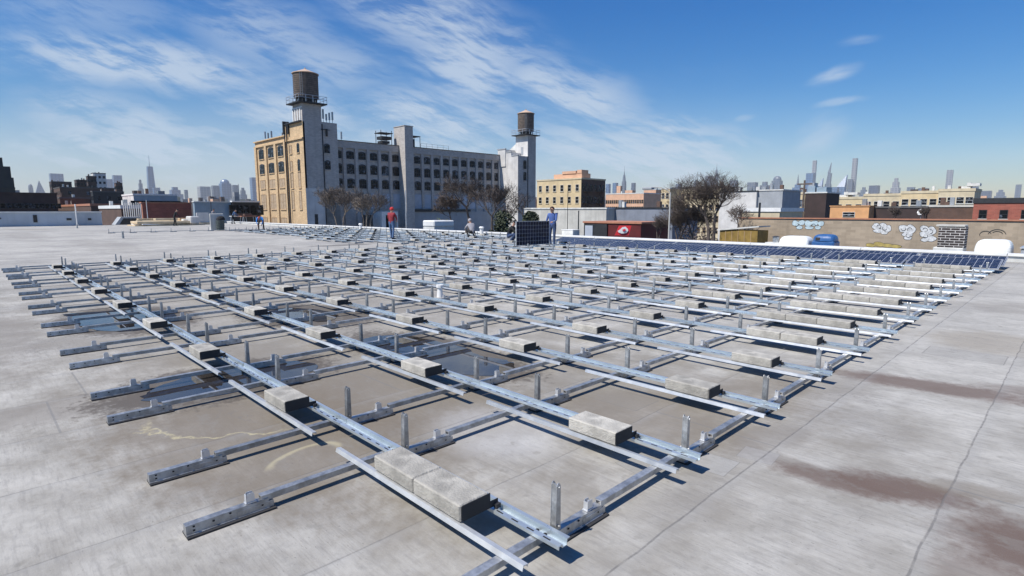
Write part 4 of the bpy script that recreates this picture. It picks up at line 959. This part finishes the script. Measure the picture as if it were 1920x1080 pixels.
# ---------------------------------------------------------------- trees
def tree(px, ytop, D_, label, seed, spread=1.0, levels=6, stems=1, m_='bark', r0=.22, zb=-8, dens=1.0, name='bare_tree', thin=1.0, fork=408):
    rn = random.Random(seed); t = P(px, ytop, D=D_); H = t[2]-zb; base = Vector((t[0], t[1], zb))
    root = empty(name, base, label, 'tree'); tk = MB(); cr = MB(); rmin = D_*.00028*thin
    def grow(p, d, L, r_, lv, mb):
        n = 3 if lv > 2 else 2; q0 = p
        for i in range(n):
            d = (d+Vector((rn.uniform(-1, 1), rn.uniform(-1, 1), rn.uniform(-.5, .9)))*.16).normalized()
            q1 = q0+d*(L/n); ra = max(rmin, r_*(1-.28*i/n)); rb = max(rmin, r_*(1-.28*(i+1)/n))
            mb.cyl(q0, q1, ra, rb, n=6 if r_ > .06 else 4 if r_ > .02 else 3, caps=False)
            if lv > 0 and i > 0 and rn.random() < .8*dens:
                s_ = Vector((rn.uniform(-1, 1), rn.uniform(-1, 1), rn.uniform(-.1, .8))).normalized()
                grow(q1, (d*.5+s_*1.0*spread).normalized(), L*rn.uniform(.6, .9), rb*.5, lv-1, cr)
            q0 = q1
        if lv > 0:
            for k in range(rn.choice((2, 2, 3))):
                s_ = Vector((rn.uniform(-1, 1), rn.uniform(-1, 1), rn.uniform(-.3, .7))).normalized()
                grow(q0, (d*.8+s_*.75*spread).normalized(), L*rn.uniform(.68, .95), r_*.60, lv-1, cr)
    zf = P(px, fork, D=D_)[2]; top_ = t[2]; Hc = top_-zf
    for s_ in range(stems):
        off = Vector((rn.uniform(-1, 1), rn.uniform(-1, 1), 0))*(.12*Hc if stems > 1 else 0); b2 = Vector((base.x+off.x, base.y+off.y, zf+rn.uniform(-.1, .15)*Hc))
        tk.cyl((base.x+off.x*.4, base.y+off.y*.4, zb), b2, r0*1.3, r0, n=8)
        grow(b2, (Vector((rn.uniform(-.25, .25), rn.uniform(-.25, .25), 1))).normalized(), Hc*.26, r0, levels, tk)
    # scale to the wanted height
    zs = [v[2] for v in cr.v]; k = Hc/(max(zs)-zf)
    for mb in (tk, cr):
        mb.v = [(base.x+(a-base.x)*k, base.y+(b-base.y)*k, zf+(c-zf)*k if c > zf else c) for a, b, c in mb.v]
    tk.build('trunk', M[m_], root); cr.build('branches', M[m_], root)
    return root
tree(1345, 314, 37, 'large spreading bare tree beyond the panels by the street lamp', 11, 1.0, 6, 2, 'bark', .13, thin=.62, fork=444)
tree(1300, 356, 39, 'upright bare tree just beside the large spreading one', 12, 1.0, 6, 2, 'bark', .08, thin=.62, fork=448)
tree(1276, 388, 40, 'low tangled bare tree behind the street lamp', 5, 1.1, 5, 3, 'bark', .06, thin=.62, fork=452)
tree(1386, 380, 44, 'small bare tree before the yellow shed', 15, 1.0, 5, 1, 'bark', .07, thin=.7, fork=444)
tree(878, 322, 75, 'tall bare tree in front of the factory windows', 27, .9, 6, 1, 'bark', .20, thin=.7, fork=420)
tree(846, 358, 78, 'broad bare tree next to the tall factory tree', 28, 1.0, 6, 1, 'bark', .13, thin=.6, fork=420)
tree(922, 336, 72, 'slender bare tree between the factory windows and the white tower', 22, .8, 6, 1, 'bark', .16, thin=.6, fork=420)
tree(975, 358, 70, 'small bare tree before the white factory tower', 23, 1.0, 5, 2, 'bark', .12, thin=.7, fork=420)
tree(638, 343, 88, 'brown twiggy tree at the corner tower foot', 31, .8, 6, 2, 'barklight', .14, thin=.55, fork=420)
tree(686, 356, 84, 'pale branching bare tree before the grey factory wall', 32, .75, 5, 4, 'barklight', .11, thin=.7, fork=422)
tree(1236, 400, 48, 'bare street tree beyond the red shopfront', 35, .9, 5, 2, 'bark', .06, thin=.7, fork=448)
tree(1680, 386, 80, 'bare bushy tree on top of the grey-brown building', 41, 1.2, 5, 3, 'bark', .06, zb=-1, thin=.6, fork=408)
tree(1735, 388, 82, 'thin bare bushes before the brown brick building', 42, 1.2, 5, 3, 'bark', .06, zb=-1, thin=.6, fork=408)
def bush(cx, cy, z0, z1, rx, ry, n, s_, m_, name, label, cat):
    rn = random.Random(int(cx*13+cy)); r = empty(name, (cx, cy, z0), label, cat); mb = MB(); tw = MB()
    cl_ = [(rn.uniform(-1, 1), rn.uniform(-1, 1), rn.uniform(.1, 1), rn.uniform(.18, .4)) for _ in range(16)]
    for i in range(n):
        a = rn.choice(cl_); d = Vector((rn.gauss(0, 1), rn.gauss(0, 1), rn.gauss(0, 1))).normalized()*a[3]*rn.random()**.4
        p = Vector((cx+(a[0]*.8+d.x)*rx, cy+(a[1]*.8+d.y)*ry, z0+(z1-z0)*min(1.05, max(0, a[2]*.8+d.z*.6))))
        u_ = Vector((rn.gauss(0, 1), rn.gauss(0, 1), rn.gauss(0, 1))).normalized()*s_; v_ = u_.orthogonal().normalized()*s_*.6
        mb.face([p-u_, p+v_, p+u_, p-v_])
    for a in cl_: tw.cyl((cx, cy, z0), (cx+a[0]*.8*rx, cy+a[1]*.8*ry, z0+(z1-z0)*a[2]*.8), .04, .015, n=4)
    mb.build('foliage', m_, r); tw.build('stem', M['bark'], r)
p = P(955, 404, D=60); q1 = P(955, 396, D=60)
bush(p[0], p[1], -3, q1[2]+.2, 3.0, 2.6, 9000, .15, M['ivy'], 'ivy_bush', 'dark ivy-covered thicket behind the crouching workers', 'shrub')
p = P(826, 401, D=70); bush(p[0], p[1], -4, p[2], 1.6, 1.2, 1500, .12, M['shrub'], 'shrub', 'small yellow-green shrub below the factory canopy', 'shrub')
p = P(1312, 408, D=44); bush(p[0], p[1], -5, p[2], 1.9, 1.8, 3000, .08, M['bark'], 'thicket', 'brown leafless thicket filling the yard behind the street lamp', 'shrub')
p = P(822, 413, D=58)
r = empty('white_van', (p[0], p[1], -8), 'white flat roof of a low garage behind the parapet', 'garage')
r.name = 'low_garage'; ORG[r.name] = (p[0], p[1], -8)
MB().box(p[0]-.95, p[1]-1.25, -8, p[0]+.95, p[1]+1.25, p[2]-.65).build('wall', M['dwhite'], r); MB().bbox(p[0]-1.0, p[1]-1.3, p[2]-.648, p[0]+1.0, p[1]+1.3, p[2], .1).build('roof', M['white'], r)
# ---------------------------------------------------------------- skyline
def tower(x0, x1, yt, shape, m_, label, D_=4200, cat='skyscraper', y2=None):
    xc = (x0+x1)/2; t = P(xc, yt, D=D_); wd = (x1-x0)/F*D_; s_ = wd/1.415/2*1.06; z0 = -8; h = t[2]
    r = empty('skyscraper', (t[0], t[1], z0), label, cat, 'far city skyline'); mb = MB(); x, y = t[0], t[1]
    def fr(za, sa, zb_, sb, dx=0, dy=0):
        k = len(mb.v); mb.v += [(x-sa, y-sa, za), (x+sa, y-sa, za), (x+sa, y+sa, za), (x-sa, y+sa, za), (x-sb+dx, y-sb+dy, zb_), (x+sb+dx, y-sb+dy, zb_), (x+sb+dx, y+sb+dy, zb_), (x-sb+dx, y+sb+dy, zb_)]
        for f in ((3, 2, 1, 0), (4, 5, 6, 7), (0, 1, 5, 4), (1, 2, 6, 5), (2, 3, 7, 6), (3, 0, 4, 7)): mb.f.append(tuple(k+i for i in f)); mb.m.append(0)
    sp = MB()
    if shape == 'box': fr(z0, s_, h, s_)
    elif shape == 'pyr': hb = h*.55; fr(z0, s_, hb, s_); fr(hb+.1, s_*.9, h, s_*.05)
    elif shape == 'taper': fr(z0, s_, h, s_*.62)
    elif shape == 'spire':
        hb = P(xc, y2, D=D_)[2]; fr(z0, s_, hb*.5, s_); fr(hb*.5+.1, s_*.72, hb*.82, s_*.66); fr(hb*.82+.1, s_*.5, hb, s_*.3)
        sp.cyl((x, y, hb), (x, y, hb+(h-hb)*.35), s_*.22, s_*.14, n=6).cyl((x, y, hb+(h-hb)*.35), (x, y, h), s_*.08, s_*.02, n=6)
    elif shape == 'wtc':
        hb = P(xc, y2, D=D_)[2]; fr(z0, s_, hb, s_*.60); sp.cyl((x, y, hb), (x, y, h), s_*.10, s_*.03, n=6)
    elif shape == 'slim': fr(z0, s_, h*.55, s_); fr(h*.55+.1, s_*.8, h*.78, s_*.62, s_*.3, s_*.3); fr(h*.78+.1, s_*.45, h, s_*.08, s_*.5, s_*.5)
    elif shape == 'slant':
        fr(z0, s_, h*.66, s_); k = len(mb.v); mb.v += [(x-s_, y-s_, h*.66), (x+s_, y-s_, h*.66), (x+s_, y+s_, h*.66), (x-s_, y+s_, h*.66), (x+s_*.8, y+s_*.8, h), (x+s_, y+s_, h)]
        for f in ((0, 1, 4), (1, 2, 5, 4), (2, 3, 4, 5), (3, 0, 4)): mb.f.append(tuple(k+i for i in f)); mb.m.append(0)
    elif shape == 'dome': hb = h*.86; fr(z0, s_, hb, s_); ellipsoid(mb, (x, y, hb), (s_, s_, h-hb), n=12, k=4)
    elif shape == 'step': fr(z0, s_, h*.7, s_); fr(h*.7+.1, s_*.7, h*.88, s_*.7); fr(h*.88+.1, s_*.4, h, s_*.4)
    mb.build('shaft', m_, r)
    if sp.v: sp.build('spire', m_, r)
B, G, K_, W_ = M['tw_blue'], M['tw_grey'], M['tw_dark'], M['tw_pale']
tower(1165, 1177, 311, 'spire', G, 'art-deco skyscraper with stepped crown and needle spire', y2=328)
tower(1339, 1350, 305, 'spire', G, 'slender spired skyscraper seen through the big bare tree', y2=318)
tower(269, 288, 291, 'wtc', B, 'tallest blue glass tower with antenna on the far-off harbour side', y2=312)
for a in ((52, 61, 345, 'dome', G, 'small domed tower beside the pyramid-topped one'), (62, 84, 339, 'pyr', G, 'pyramid-topped tower by the dark stepped block'), (92, 118, 326, 'box', B, 'bright blue glass block above the dark brown building'),
          (196, 211, 336, 'box', B, 'pale blue box tower behind the grey-white block'), (210, 228, 329, 'box', B, 'taller blue box tower next to the grey-white block'), (257, 268, 337, 'step', G, 'stepped grey tower just beside the tall antenna tower'),
          (286, 300, 352, 'box', B, 'low blue block at the foot of the antenna tower'), (313, 342, 351, 'step', B, 'wide low blue-grey block before the bridge side skyline'), (345, 352, 356, 'box', G, 'tiny grey block between two wide ones'),
          (370, 394, 350, 'box', W_, 'wide pale block above the pale blue shed'), (396, 410, 348, 'box', G, 'grey box before the domed blue tower'), (410, 432, 336, 'dome', B, 'dome-topped blue tower above the pale blue shed'),
          (434, 447, 347, 'box', G, 'grey box after the domed blue tower'), (448, 462, 352, 'step', G, 'low stepped grey block near the cream factory end'), (468, 484, 333, 'box', B, 'blue-grey slab peeking beside the cream factory end'),
          (1136, 1145, 345, 'box', B, 'small blue box right behind the yellow apartment block'), (1149, 1159, 343, 'box', B, 'blue box next to the needle-spired skyscraper'), (1184, 1192, 343, 'box', K_, 'dark thin box after the needle-spired skyscraper'),
          (1218, 1227, 352, 'box', G, 'tiny box under the street lamp head'), (1267, 1279, 345, 'box', K_, 'dark block above the tan terrace'), (1296, 1312, 336, 'pyr', G, 'hazy pointed tower over the tan terrace'),
          (1323, 1338, 330, 'box', G, 'grey box in front of the slender spired skyscraper'), (1368, 1384, 338, 'box', G, 'grey block behind the tree branches'), (1402, 1421, 342, 'box', G, 'boxy tower above the white building'),
          (1422, 1447, 341, 'step', G, 'stepped broad tower above the grey-blue building'), (1448, 1468, 330, 'dome', G, 'round-topped tower above the grey-blue building'),
          (1482, 1510, 346, 'step', B, 'broad blue block beneath the pointed tower'), (1493, 1501, 327, 'pyr', G, 'small pointed tower beside the utility pole'), (1512, 1529, 325, 'box', B, 'solid dark-blue slab by the utility pole'), (1524, 1532, 301, 'box', W_, 'very thin tall pale tower behind the dark-blue slab'),
          (1531, 1544, 334, 'slant', B, 'blue tower with slanted top beside the dark slab'), (1550, 1562, 305, 'slim', G, 'feather-thin tapering tower in the midtown cluster'), (1571, 1589, 328, 'slant', B, 'blue slant-roofed tower before the tallest slab'),
          (1590, 1600, 336, 'box', G, 'short grey box at the tallest slab foot'), (1599, 1609, 297, 'box', W_, 'tallest thin pale slab over the row houses'), (1540, 1556, 350, 'box', B, 'low blue block under the tapering tower'), (1558, 1572, 351, 'box', B, 'low blue block beside the tapering tower'),
          (1612, 1628, 351, 'step', G, 'low stepped block above the row houses'), (1630, 1650, 348, 'box', K_, 'dark low block above the row houses'), (1672, 1690, 334, 'step', W_, 'pale stepped twin tower over the row houses'),
          (1701, 1716, 351, 'box', G, 'small grey block above the middle row houses'), (1722, 1742, 353, 'box', G, 'wide low grey block above the middle row houses'), (1776, 1788, 319, 'box', W_, 'lone thin pale tower near the end of the row'), (1815, 1835, 350, 'box', K_, 'dark block at the row house end'),
          (1838, 1860, 358, 'box', K_, 'low dark block above the red building'), (1866, 1888, 356, 'step', G, 'low grey stepped block above the red building'), (1905, 1916, 346, 'box', G, 'thin grey tower above the red building edge')):
    tower(*a)
# a band of far low-rise city between the skyline and the yards
rn = random.Random(99); lr = MB(); lm = [M['brownbrick'], M['palebrick'], M['tw_pale'], M['tw_grey'], M['darkbrick'], M['peach']]
for i in range(520):
    px = rn.uniform(-80, 2000); D_ = rn.choice((rn.uniform(450, 900), rn.uniform(900, 2600), rn.uniform(2500, 3900)))
    yy = 394-(rn.uniform(8, 22)-2)/D_*F-rn.uniform(0, 1)*12*(D_ > 900); t = P(px, yy, D=D_); s_ = rn.uniform(.006, .016)*D_*.5
    lr.box(t[0]-s_, t[1]-s_*.7, -8, t[0]+s_, t[1]+s_*.7, t[2]+rn.uniform(0, .004)*D_, rn.randrange(len(lm)))
tag(lr.build('far_low_city', lm), 'hazy mass of far low city blocks along the horizon', 'city', None, 'stuff')
# ---------------------------------------------------------------- work area at the far end of the roof
def at0(px, py): p = P(px, py, Z=0); return p[0], p[1]
def heap(name, label, cat, items, group=None):
    """items: (px, py, size xyz, rot, material, partname, z)"""
    x, y = at0(items[0][0], items[0][1]); r = empty(name, (x, y, 0), label, cat, group)
    for (px, py, s_, rz, m_, pn, z) in items:
        cx, cy = at0(px, py); mb = MB().bbox(-s_[0]/2, -s_[1]/2, 0, s_[0]/2, s_[1]/2, s_[2], min(s_)*.12)
        c_, s2 = math.cos(rz), math.sin(rz); mb.v = [(cx+a*c_-b*s2, cy+a*s2+b*c_, z+c) for a, b, c in mb.v]; mb.build(pn, m_, r)
heap('plywood_stack', 'stack of plywood sheets lying before the rust-orange wall', 'plywood', [(300, 423, (2.4, 5.2, .12), .1, M['ply'], 'sheet', 0), (298, 423, (2.3, 4.2, .10), .25, M['white'], 'sheet', .125), (302, 423, (2.4, 4.8, .25), .05, M['ply'], 'sheet', .23)])
heap('timber_stack', 'pile of long timbers beside the stooping worker in black', 'timber', [(310, 420.8, (1.0, 3.8, .25), .2, M['ply'], 'timber', 0), (300, 420.8, (.8, 4.4, .22), -.1, M['palebrick'], 'timber', .26), (318, 420.8, (.5, 3.2, .2), .3, M['ply'], 'timber', .5), (285, 420.8, (.3, 3.4, .18), .5, M['ply'], 'timber', .5)])
heap('leaning_board', 'pale board leaning beside the trash barrel', 'board', [(381, 421, (.12, 1.4, 1.3), .3, M['fwhite'], 'board', 0), (378, 421, (.8, 1.6, .25), .2, M['ply'], 'footing', 0)])
heap('material_pallet', 'pallet of mixed boxes and timber left of the leaning board', 'pallet', [(355, 422, (1.4, 2.6, .14), .1, M['ply'], 'pallet', 0), (352, 422, (1.0, 1.2, .5), .1, M['dwhite'], 'box', .145), (362, 422, (.9, 1.0, .8), .4, M['fwhite'], 'box', .145), (344, 422, (.6, .9, .6), .2, M['cream2'], 'box', .145)])
for k, (px, lab) in enumerate(((448, 'work table with steel legs beside the stooping worker in dark blue'), (466, 'cluttered brown tool bench before the open dark shed'))):
    x, y = at0(px, 419); r = empty('work_table', (x, y, 0), lab, 'table')
    MB().bbox(x-.5, y-.9, .82, x+.5, y+.9, .90, .01).build('table_top', M['dwhite'] if k == 0 else M['terracotta'], r)
    for a in (-.42, .42):
        for b in (-.8, .8): MB().cyl((x+a, y+b, 0), (x+a*.9, y+b*.9, .819), .035, n=6).build('leg', M['alu'], r)
    MB().bbox(x-.3, y-.5, .902, x+.3, y+.4, 1.15, .03).build('clutter', M['brownbrick'], r)
x, y = at0(243, 421); r = empty('roof_hatch', (x, y, 0), 'dark open gable-shaped roof hatch beyond the bare roof', 'hatch')
MB().prof([(y-1.5, 0), (y+1.4, 0), (y+.9, .85), (y-.9, .85)], 'x', x-1.0, x+1.0).build('cover', M['grey'], r)
MB().prof([(y-1.1, .05), (y+1.0, .05), (y+.7, .7), (y-.7, .7)], 'x', x+1.002, x+1.03).build('opening', M['dark'], r)
x, y = at0(414, 432); r = empty('trash_barrel', (x, y, 0), 'dark ribbed barrel with a white bag bulging on top', 'barrel')
mb = MB().cyl((x, y, 0), (x, y, .78), .27, .31, n=20)
for z in (.2, .4, .6): mb.cyl((x, y, z), (x, y, z+.03), .318, n=20)
mb.build('barrel', mat('dark_green_barrel', (.06, .075, .07), .6), r)
ellipsoid(MB(), (x, y+.05, .802), (.30, .31, .34), pw_=.8).build('bag', M['black'], r, smooth=True)
x2, y2 = x-.5, y-.35; r = empty('white_sheet', (x2, y2, 0), 'white folded board standing just behind the dark barrel', 'board')
MB().bbox(x2-.06, y2-.25, 0, x2+.06, y2+.75, 1.32, .03).build('board', M['dwhite'], r); MB().bbox(x2-.3, y2-.2, 0, x2-.065, y2+.6, .3, .03).build('footing', M['white'], r)
# ---------------------------------------------------------------- people
def person(px, py, label, pose, cols, face_to, hat=None, scale=1.0):
    """one continuous skinned body; local frame: x right, y forward, z up"""
    x0, y0 = at0(px, py) if not isinstance(px, tuple) else px
    r = empty('person', (x0, y0, 0), label, 'person')
    V = []; E = []; R = []; G_ = []
    def j(p, rad, par=None, g_='torso'):
        V.append(Vector(p)); R.append(rad); G_.append(g_)
        if par is not None: E.append((par, len(V)-1))
        return len(V)-1
    def lerp(a, b, t): return Vector(a)*(1-t)+Vector(b)*t
    po = pose
    pel = j(po['pelvis'], (.155, .12)); wa = j(lerp(po['pelvis'], po['chest'], .45), (.15, .115), pel); chs = j(po['chest'], (.19, .125), wa)
    nb = j(lerp(po['chest'], po['head'], .42), (.085, .08), chs); nk = j(lerp(po['chest'], po['head'], .55), (.058, .058), nb, 'head')
    hd = Vector(po['head']); fwv = Vector(po.get('look', (0, 1, 0))).normalized(); upv = (hd-Vector(po['chest'])).normalized()
    h1 = j(hd-upv*.06, (.075, .085), nk, 'head'); h2 = j(hd+upv*.03, (.088, .095), h1, 'head'); h3 = j(hd+upv*.10, (.06, .065), h2, 'head')
    j(hd+fwv*.105-upv*.01, (.018, .02), h2, 'head')
    side = fwv.cross(upv).normalized()
    for s_ in (-1, 1): j(hd+side*s_*.09-upv*.01, (.016, .022), h2, 'head')
    for s_, nm in ((-1, 'l'), (1, 'r')):
        sh = j(po['sh_'+nm], (.072, .07), chs, 'torso'); el = j(po['el_'+nm], (.045, .045), sh, 'torso'); wr = j(po['wr_'+nm], (.030, .028), el, 'arm')
        m1 = lerp(po['el_'+nm], po['wr_'+nm], .35); dv = (Vector(po['wr_'+nm])-Vector(po['el_'+nm])).normalized(); ax = dv.orthogonal().normalized(); bx = dv.cross(ax)
        pm = j(Vector(po['wr_'+nm])+dv*.06, (.036, .018), wr, 'hand')
        for k in range(4):
            o_ = ax*(k-1.5)*.02; L = (.07, .082, .078, .06)[k]
            k1 = j(V[pm]+o_+dv*(.02+L*.5), (.009, .009), pm, 'hand'); j(V[pm]+o_*1.1+dv*(.02+L)+bx*.02, (.008, .008), k1, 'hand')
        t1 = j(V[pm]-ax*.045-dv*.005, (.010, .010), pm, 'hand'); j(V[pm]-ax*.06+dv*.03, (.009, .009), t1, 'hand')
        hp_ = j(po['hip_'+nm], (.098, .095), pel, 'leg'); kn = j(po['kn_'+nm], (.062, .062), hp_, 'leg'); j(lerp(po['kn_'+nm], po['an_'+nm], .35), (.056, .06), kn, 'leg')
        an = j(po['an_'+nm], (.042, .045), len(V)-1, 'leg')
        ft = Vector(po['an_'+nm]); fd = Vector(po.get('foot_'+nm, (0, 1, 0))).normalized(); hl = j(ft+Vector((0, 0, -.045))-fd*.05, (.040, .035), an, 'shoe'); j(ft+Vector((0, 0, -.05))+fd*.16, (.040, .030), an, 'shoe')
    me = bpy.data.meshes.new('b'); me.from_pydata([tuple(v) for v in V], E, []); tmp = bpy.data.objects.new('b', me); sc.collection.objects.link(tmp)
    sk = tmp.modifiers.new('s', 'SKIN'); sk.use_smooth_shade = True; ss = tmp.modifiers.new('ss', 'SUBSURF'); ss.levels = 1; ss.render_levels = 1
    for i, v in enumerate(me.skin_vertices[0].data): v.radius = R[i]; v.use_root = (i == 0)
    bpy.context.view_layer.update(); dg = bpy.context.evaluated_depsgraph_get(); nm_ = bpy.data.meshes.new_from_object(tmp.evaluated_get(dg)); bpy.data.objects.remove(tmp)
    ms = [cols['top'], cols['sleeve'], M['skin'], cols['legs'], cols['shoe']]; nm_.materials.clear()
    for m_ in ms: nm_.materials.append(m_)
    gi = {'torso': 0, 'arm': 1, 'hand': 2, 'head': 2, 'leg': 3, 'shoe': 4}
    for p in nm_.polygons:
        c = p.center; best = 0; bd = 9
        for (a, b) in E:
            A, Bv = V[a], V[b]; ab = Bv-A; t = max(0, min(1, (c-A).dot(ab)/max(1e-9, ab.length_squared))); d = (c-(A+ab*t)).length
            if d < bd: bd = d; best = gi[G_[b]] if t > .35 or G_[a] == G_[b] else gi[G_[a]]
        p.material_index = best; p.use_smooth = True
    ang = math.atan2(face_to[1], face_to[0])-math.pi/2; Rm = Matrix.Rotation(ang, 4, 'Z') @ Matrix.Scale(scale, 4)
    nm_.transform(Rm); nm_.name = 'body'; o = bpy.data.objects.new('body', nm_); sc.collection.objects.link(o); o.parent = r; ORG[o.name] = (x0, y0, 0)
    # hair or headgear
    mb = MB(); n = 12
    c = hd+upv*.035; rr = .107 if hat and hat[0] == 'hood' else .100
    rows = []
    lo = -.55 if hat and hat[0] == 'hood' else -.25
    for a in range(7):
        ph = lo+(math.pi/2-lo)*a/6; rows.append([c-fwv*.012+(side*math.cos(2*math.pi*i/n)+fwv*math.sin(2*math.pi*i/n)*1.1)*rr*math.cos(ph)+upv*rr*1.08*math.sin(ph) for i in range(n)])
    for a in range(6):
        for i in range(n):
            k = (i+1) % n
            if a < 3 and hat is None or (a < 3 and hat and hat[0] != 'brim'):
                if math.sin(2*math.pi*(i+.5)/n) > .45: continue
            mb.face([rows[a][i], rows[a][k], rows[a+1][k], rows[a+1][i]])
    if hat and hat[0] == 'cap':
        mb.face([c+fwv*.09+side*.07+upv*.01, c+fwv*.17+side*.05, c+fwv*.17-side*.05, c+fwv*.09-side*.07+upv*.01])
    mb.v = [tuple(Rm @ Vector(v)) for v in mb.v]
    o2 = mb.build(('hood' if hat[0] == 'hood' else 'cap') if hat else 'hair', hat[1] if hat else M['black'], r, smooth=True, local=True)
    return r
def cloth(n_, c): return mat('cloth_'+n_, c, .9, 0, .15, 8)
red = cloth('dark_red', (.24, .025, .035)); redh = cloth('red', (.50, .03, .03)); jean = cloth('denim', (.07, .13, .25)); jeand = cloth('dark_denim', (.035, .06, .13)); blues = cloth('blue_shirt', (.06, .11, .30)); brightb = cloth('bright_blue', (.03, .22, .62)); greyh = cloth('grey_hoodie', (.33, .32, .34)); blk_ = M['black']; shoe = cloth('boot', (.04, .03, .025)); pale = cloth('pale_blue', (.20, .27, .40))
def stand(lean=0.0, armf=(.1, .1), armh=(.95, .95), stride=.1, look=(0, 1, 0), armx=(.30, .30)):
    return dict(pelvis=(0, 0, .96), chest=(0, .02+lean*.4, 1.33-lean*.06), head=(0, .06+lean*.65, 1.62-lean*.14), look=look,
        sh_l=(-.19, .02+lean*.42, 1.41-lean*.08), sh_r=(.19, .02+lean*.42, 1.41-lean*.08), el_l=(-.27, armf[0]*.5+lean*.4, 1.14), el_r=(.27, armf[1]*.5+lean*.4, 1.14),
        wr_l=(-armx[0], armf[0]+lean*.5, armh[0]), wr_r=(armx[1], armf[1]+lean*.5, armh[1]), hip_l=(-.10, 0, .90), hip_r=(.10, 0, .90), kn_l=(-.12, stride*.6+.02, .50), kn_r=(.12, -stride*.3+.03, .50),
        an_l=(-.13, stride, .09), an_r=(.13, -stride, .09))
def bendp(dep=.55, look=(0, .4, -1)):
    return dict(pelvis=(0, -.18, .88), chest=(0, .16, 1.02), head=(0, .46, 1.0), look=look, sh_l=(-.19, .22, 1.00), sh_r=(.19, .22, 1.00), el_l=(-.24, .36, .74), el_r=(.24, .36, .74),
        wr_l=(-.16, .42, .50), wr_r=(.16, .42, .50), hip_l=(-.11, -.16, .84), hip_r=(.11, -.16, .84), kn_l=(-.18, .04, .48), kn_r=(.18, .04, .48), an_l=(-.2, -.06, .09), an_r=(.2, -.06, .09))
def crouch():
    return dict(pelvis=(0, -.12, .36), chest=(0, .10, .72), head=(0, .24, .98), look=(0, .8, -.5), sh_l=(-.19, .12, .78), sh_r=(.19, .12, .78), el_l=(-.26, .34, .56), el_r=(.26, .34, .56),
        wr_l=(-.14, .52, .42), wr_r=(.14, .52, .42), hip_l=(-.11, -.08, .34), hip_r=(.11, -.08, .34), kn_l=(-.2, .34, .50), kn_r=(.2, .34, .46), an_l=(-.18, .06, .09), an_r=(.18, .04, .09))
person(735, 449, 'standing worker in dark red jacket, red hood and blue jeans, seen from behind', stand(0, (.18, .22), (1.05, 1.05), .12, armx=(.2, .2)), dict(top=red, sleeve=red, legs=jean, shoe=shoe), (-.4, 1), ('hood', redh))
person((-14.85, 18.0), 0, 'standing worker in blue shirt and dark back brace holding up a panel', stand(0, (.42, .10), (1.10, 1.00), .08, armx=(.22, .3)), dict(top=blues, sleeve=pale, legs=jeand, shoe=shoe), (.25, -1), ('cap', cloth('cap_dark', (.05, .03, .03))))
person(885, 447, 'worker in grey hooded top crouching by the parapet', crouch(), dict(top=greyh, sleeve=greyh, legs=blk_, shoe=shoe), (-.9, .2), ('hood', greyh))
person(956, 456, 'worker in black crouching low behind the held panel', crouch(), dict(top=blk_, sleeve=jeand, legs=jeand, shoe=shoe), (.9, .5), None)
person(490, 432, 'worker in bright blue top bending to the roof beside the cream factory end', bendp(), dict(top=brightb, sleeve=brightb, legs=blk_, shoe=shoe), (.9, -.6), ('cap', cloth('cap_red', (.3, .06, .04))))
person(328, 424.0, 'worker all in black stooping over the timber pile', stand(.35, (.3, .3), (.85, .85), .12, look=(0, .7, -.6), armx=(.2, .2)), dict(top=blk_, sleeve=blk_, legs=blk_, shoe=shoe), (.2, 1), None)
person(401, 418.5, 'worker in grey top standing behind the trash barrel', stand(.1, (.2, .3), (1.0, 1.1), .1, armx=(.25, .2)), dict(top=greyh, sleeve=greyh, legs=jeand, shoe=shoe), (.8, .3), None)
person(437, 420, 'worker in dark blue stooping beside the work table', stand(.5, (.3, .3), (.9, .9), .1, look=(0, .7, -.6), armx=(.2, .2)), dict(top=jean, sleeve=jeand, legs=blk_, shoe=shoe), (.5, .8), None)
# ---------------------------------------------------------------- haze
hz = MB().box(-6000, -400, -9, 1500, 6500, 445).build('haze', [], None)
hm = bpy.data.materials.new('haze_air'); hm.use_nodes = True; t = NT(hm.node_tree); t.n.remove(t.n['Principled BSDF'])
pv = t.node('ShaderNodeVolumePrincipled', {'Color': (.93, .97, 1.0, 1), 'Density': 6.5e-5, 'Anisotropy': 0.0}); t.l.new(pv.outputs[0], t.n['Material Output'].inputs['Volume'])
hz.data.materials.append(hm); hz['kind'] = 'stuff'; hz['label'] = 'thin pale haze over the city'
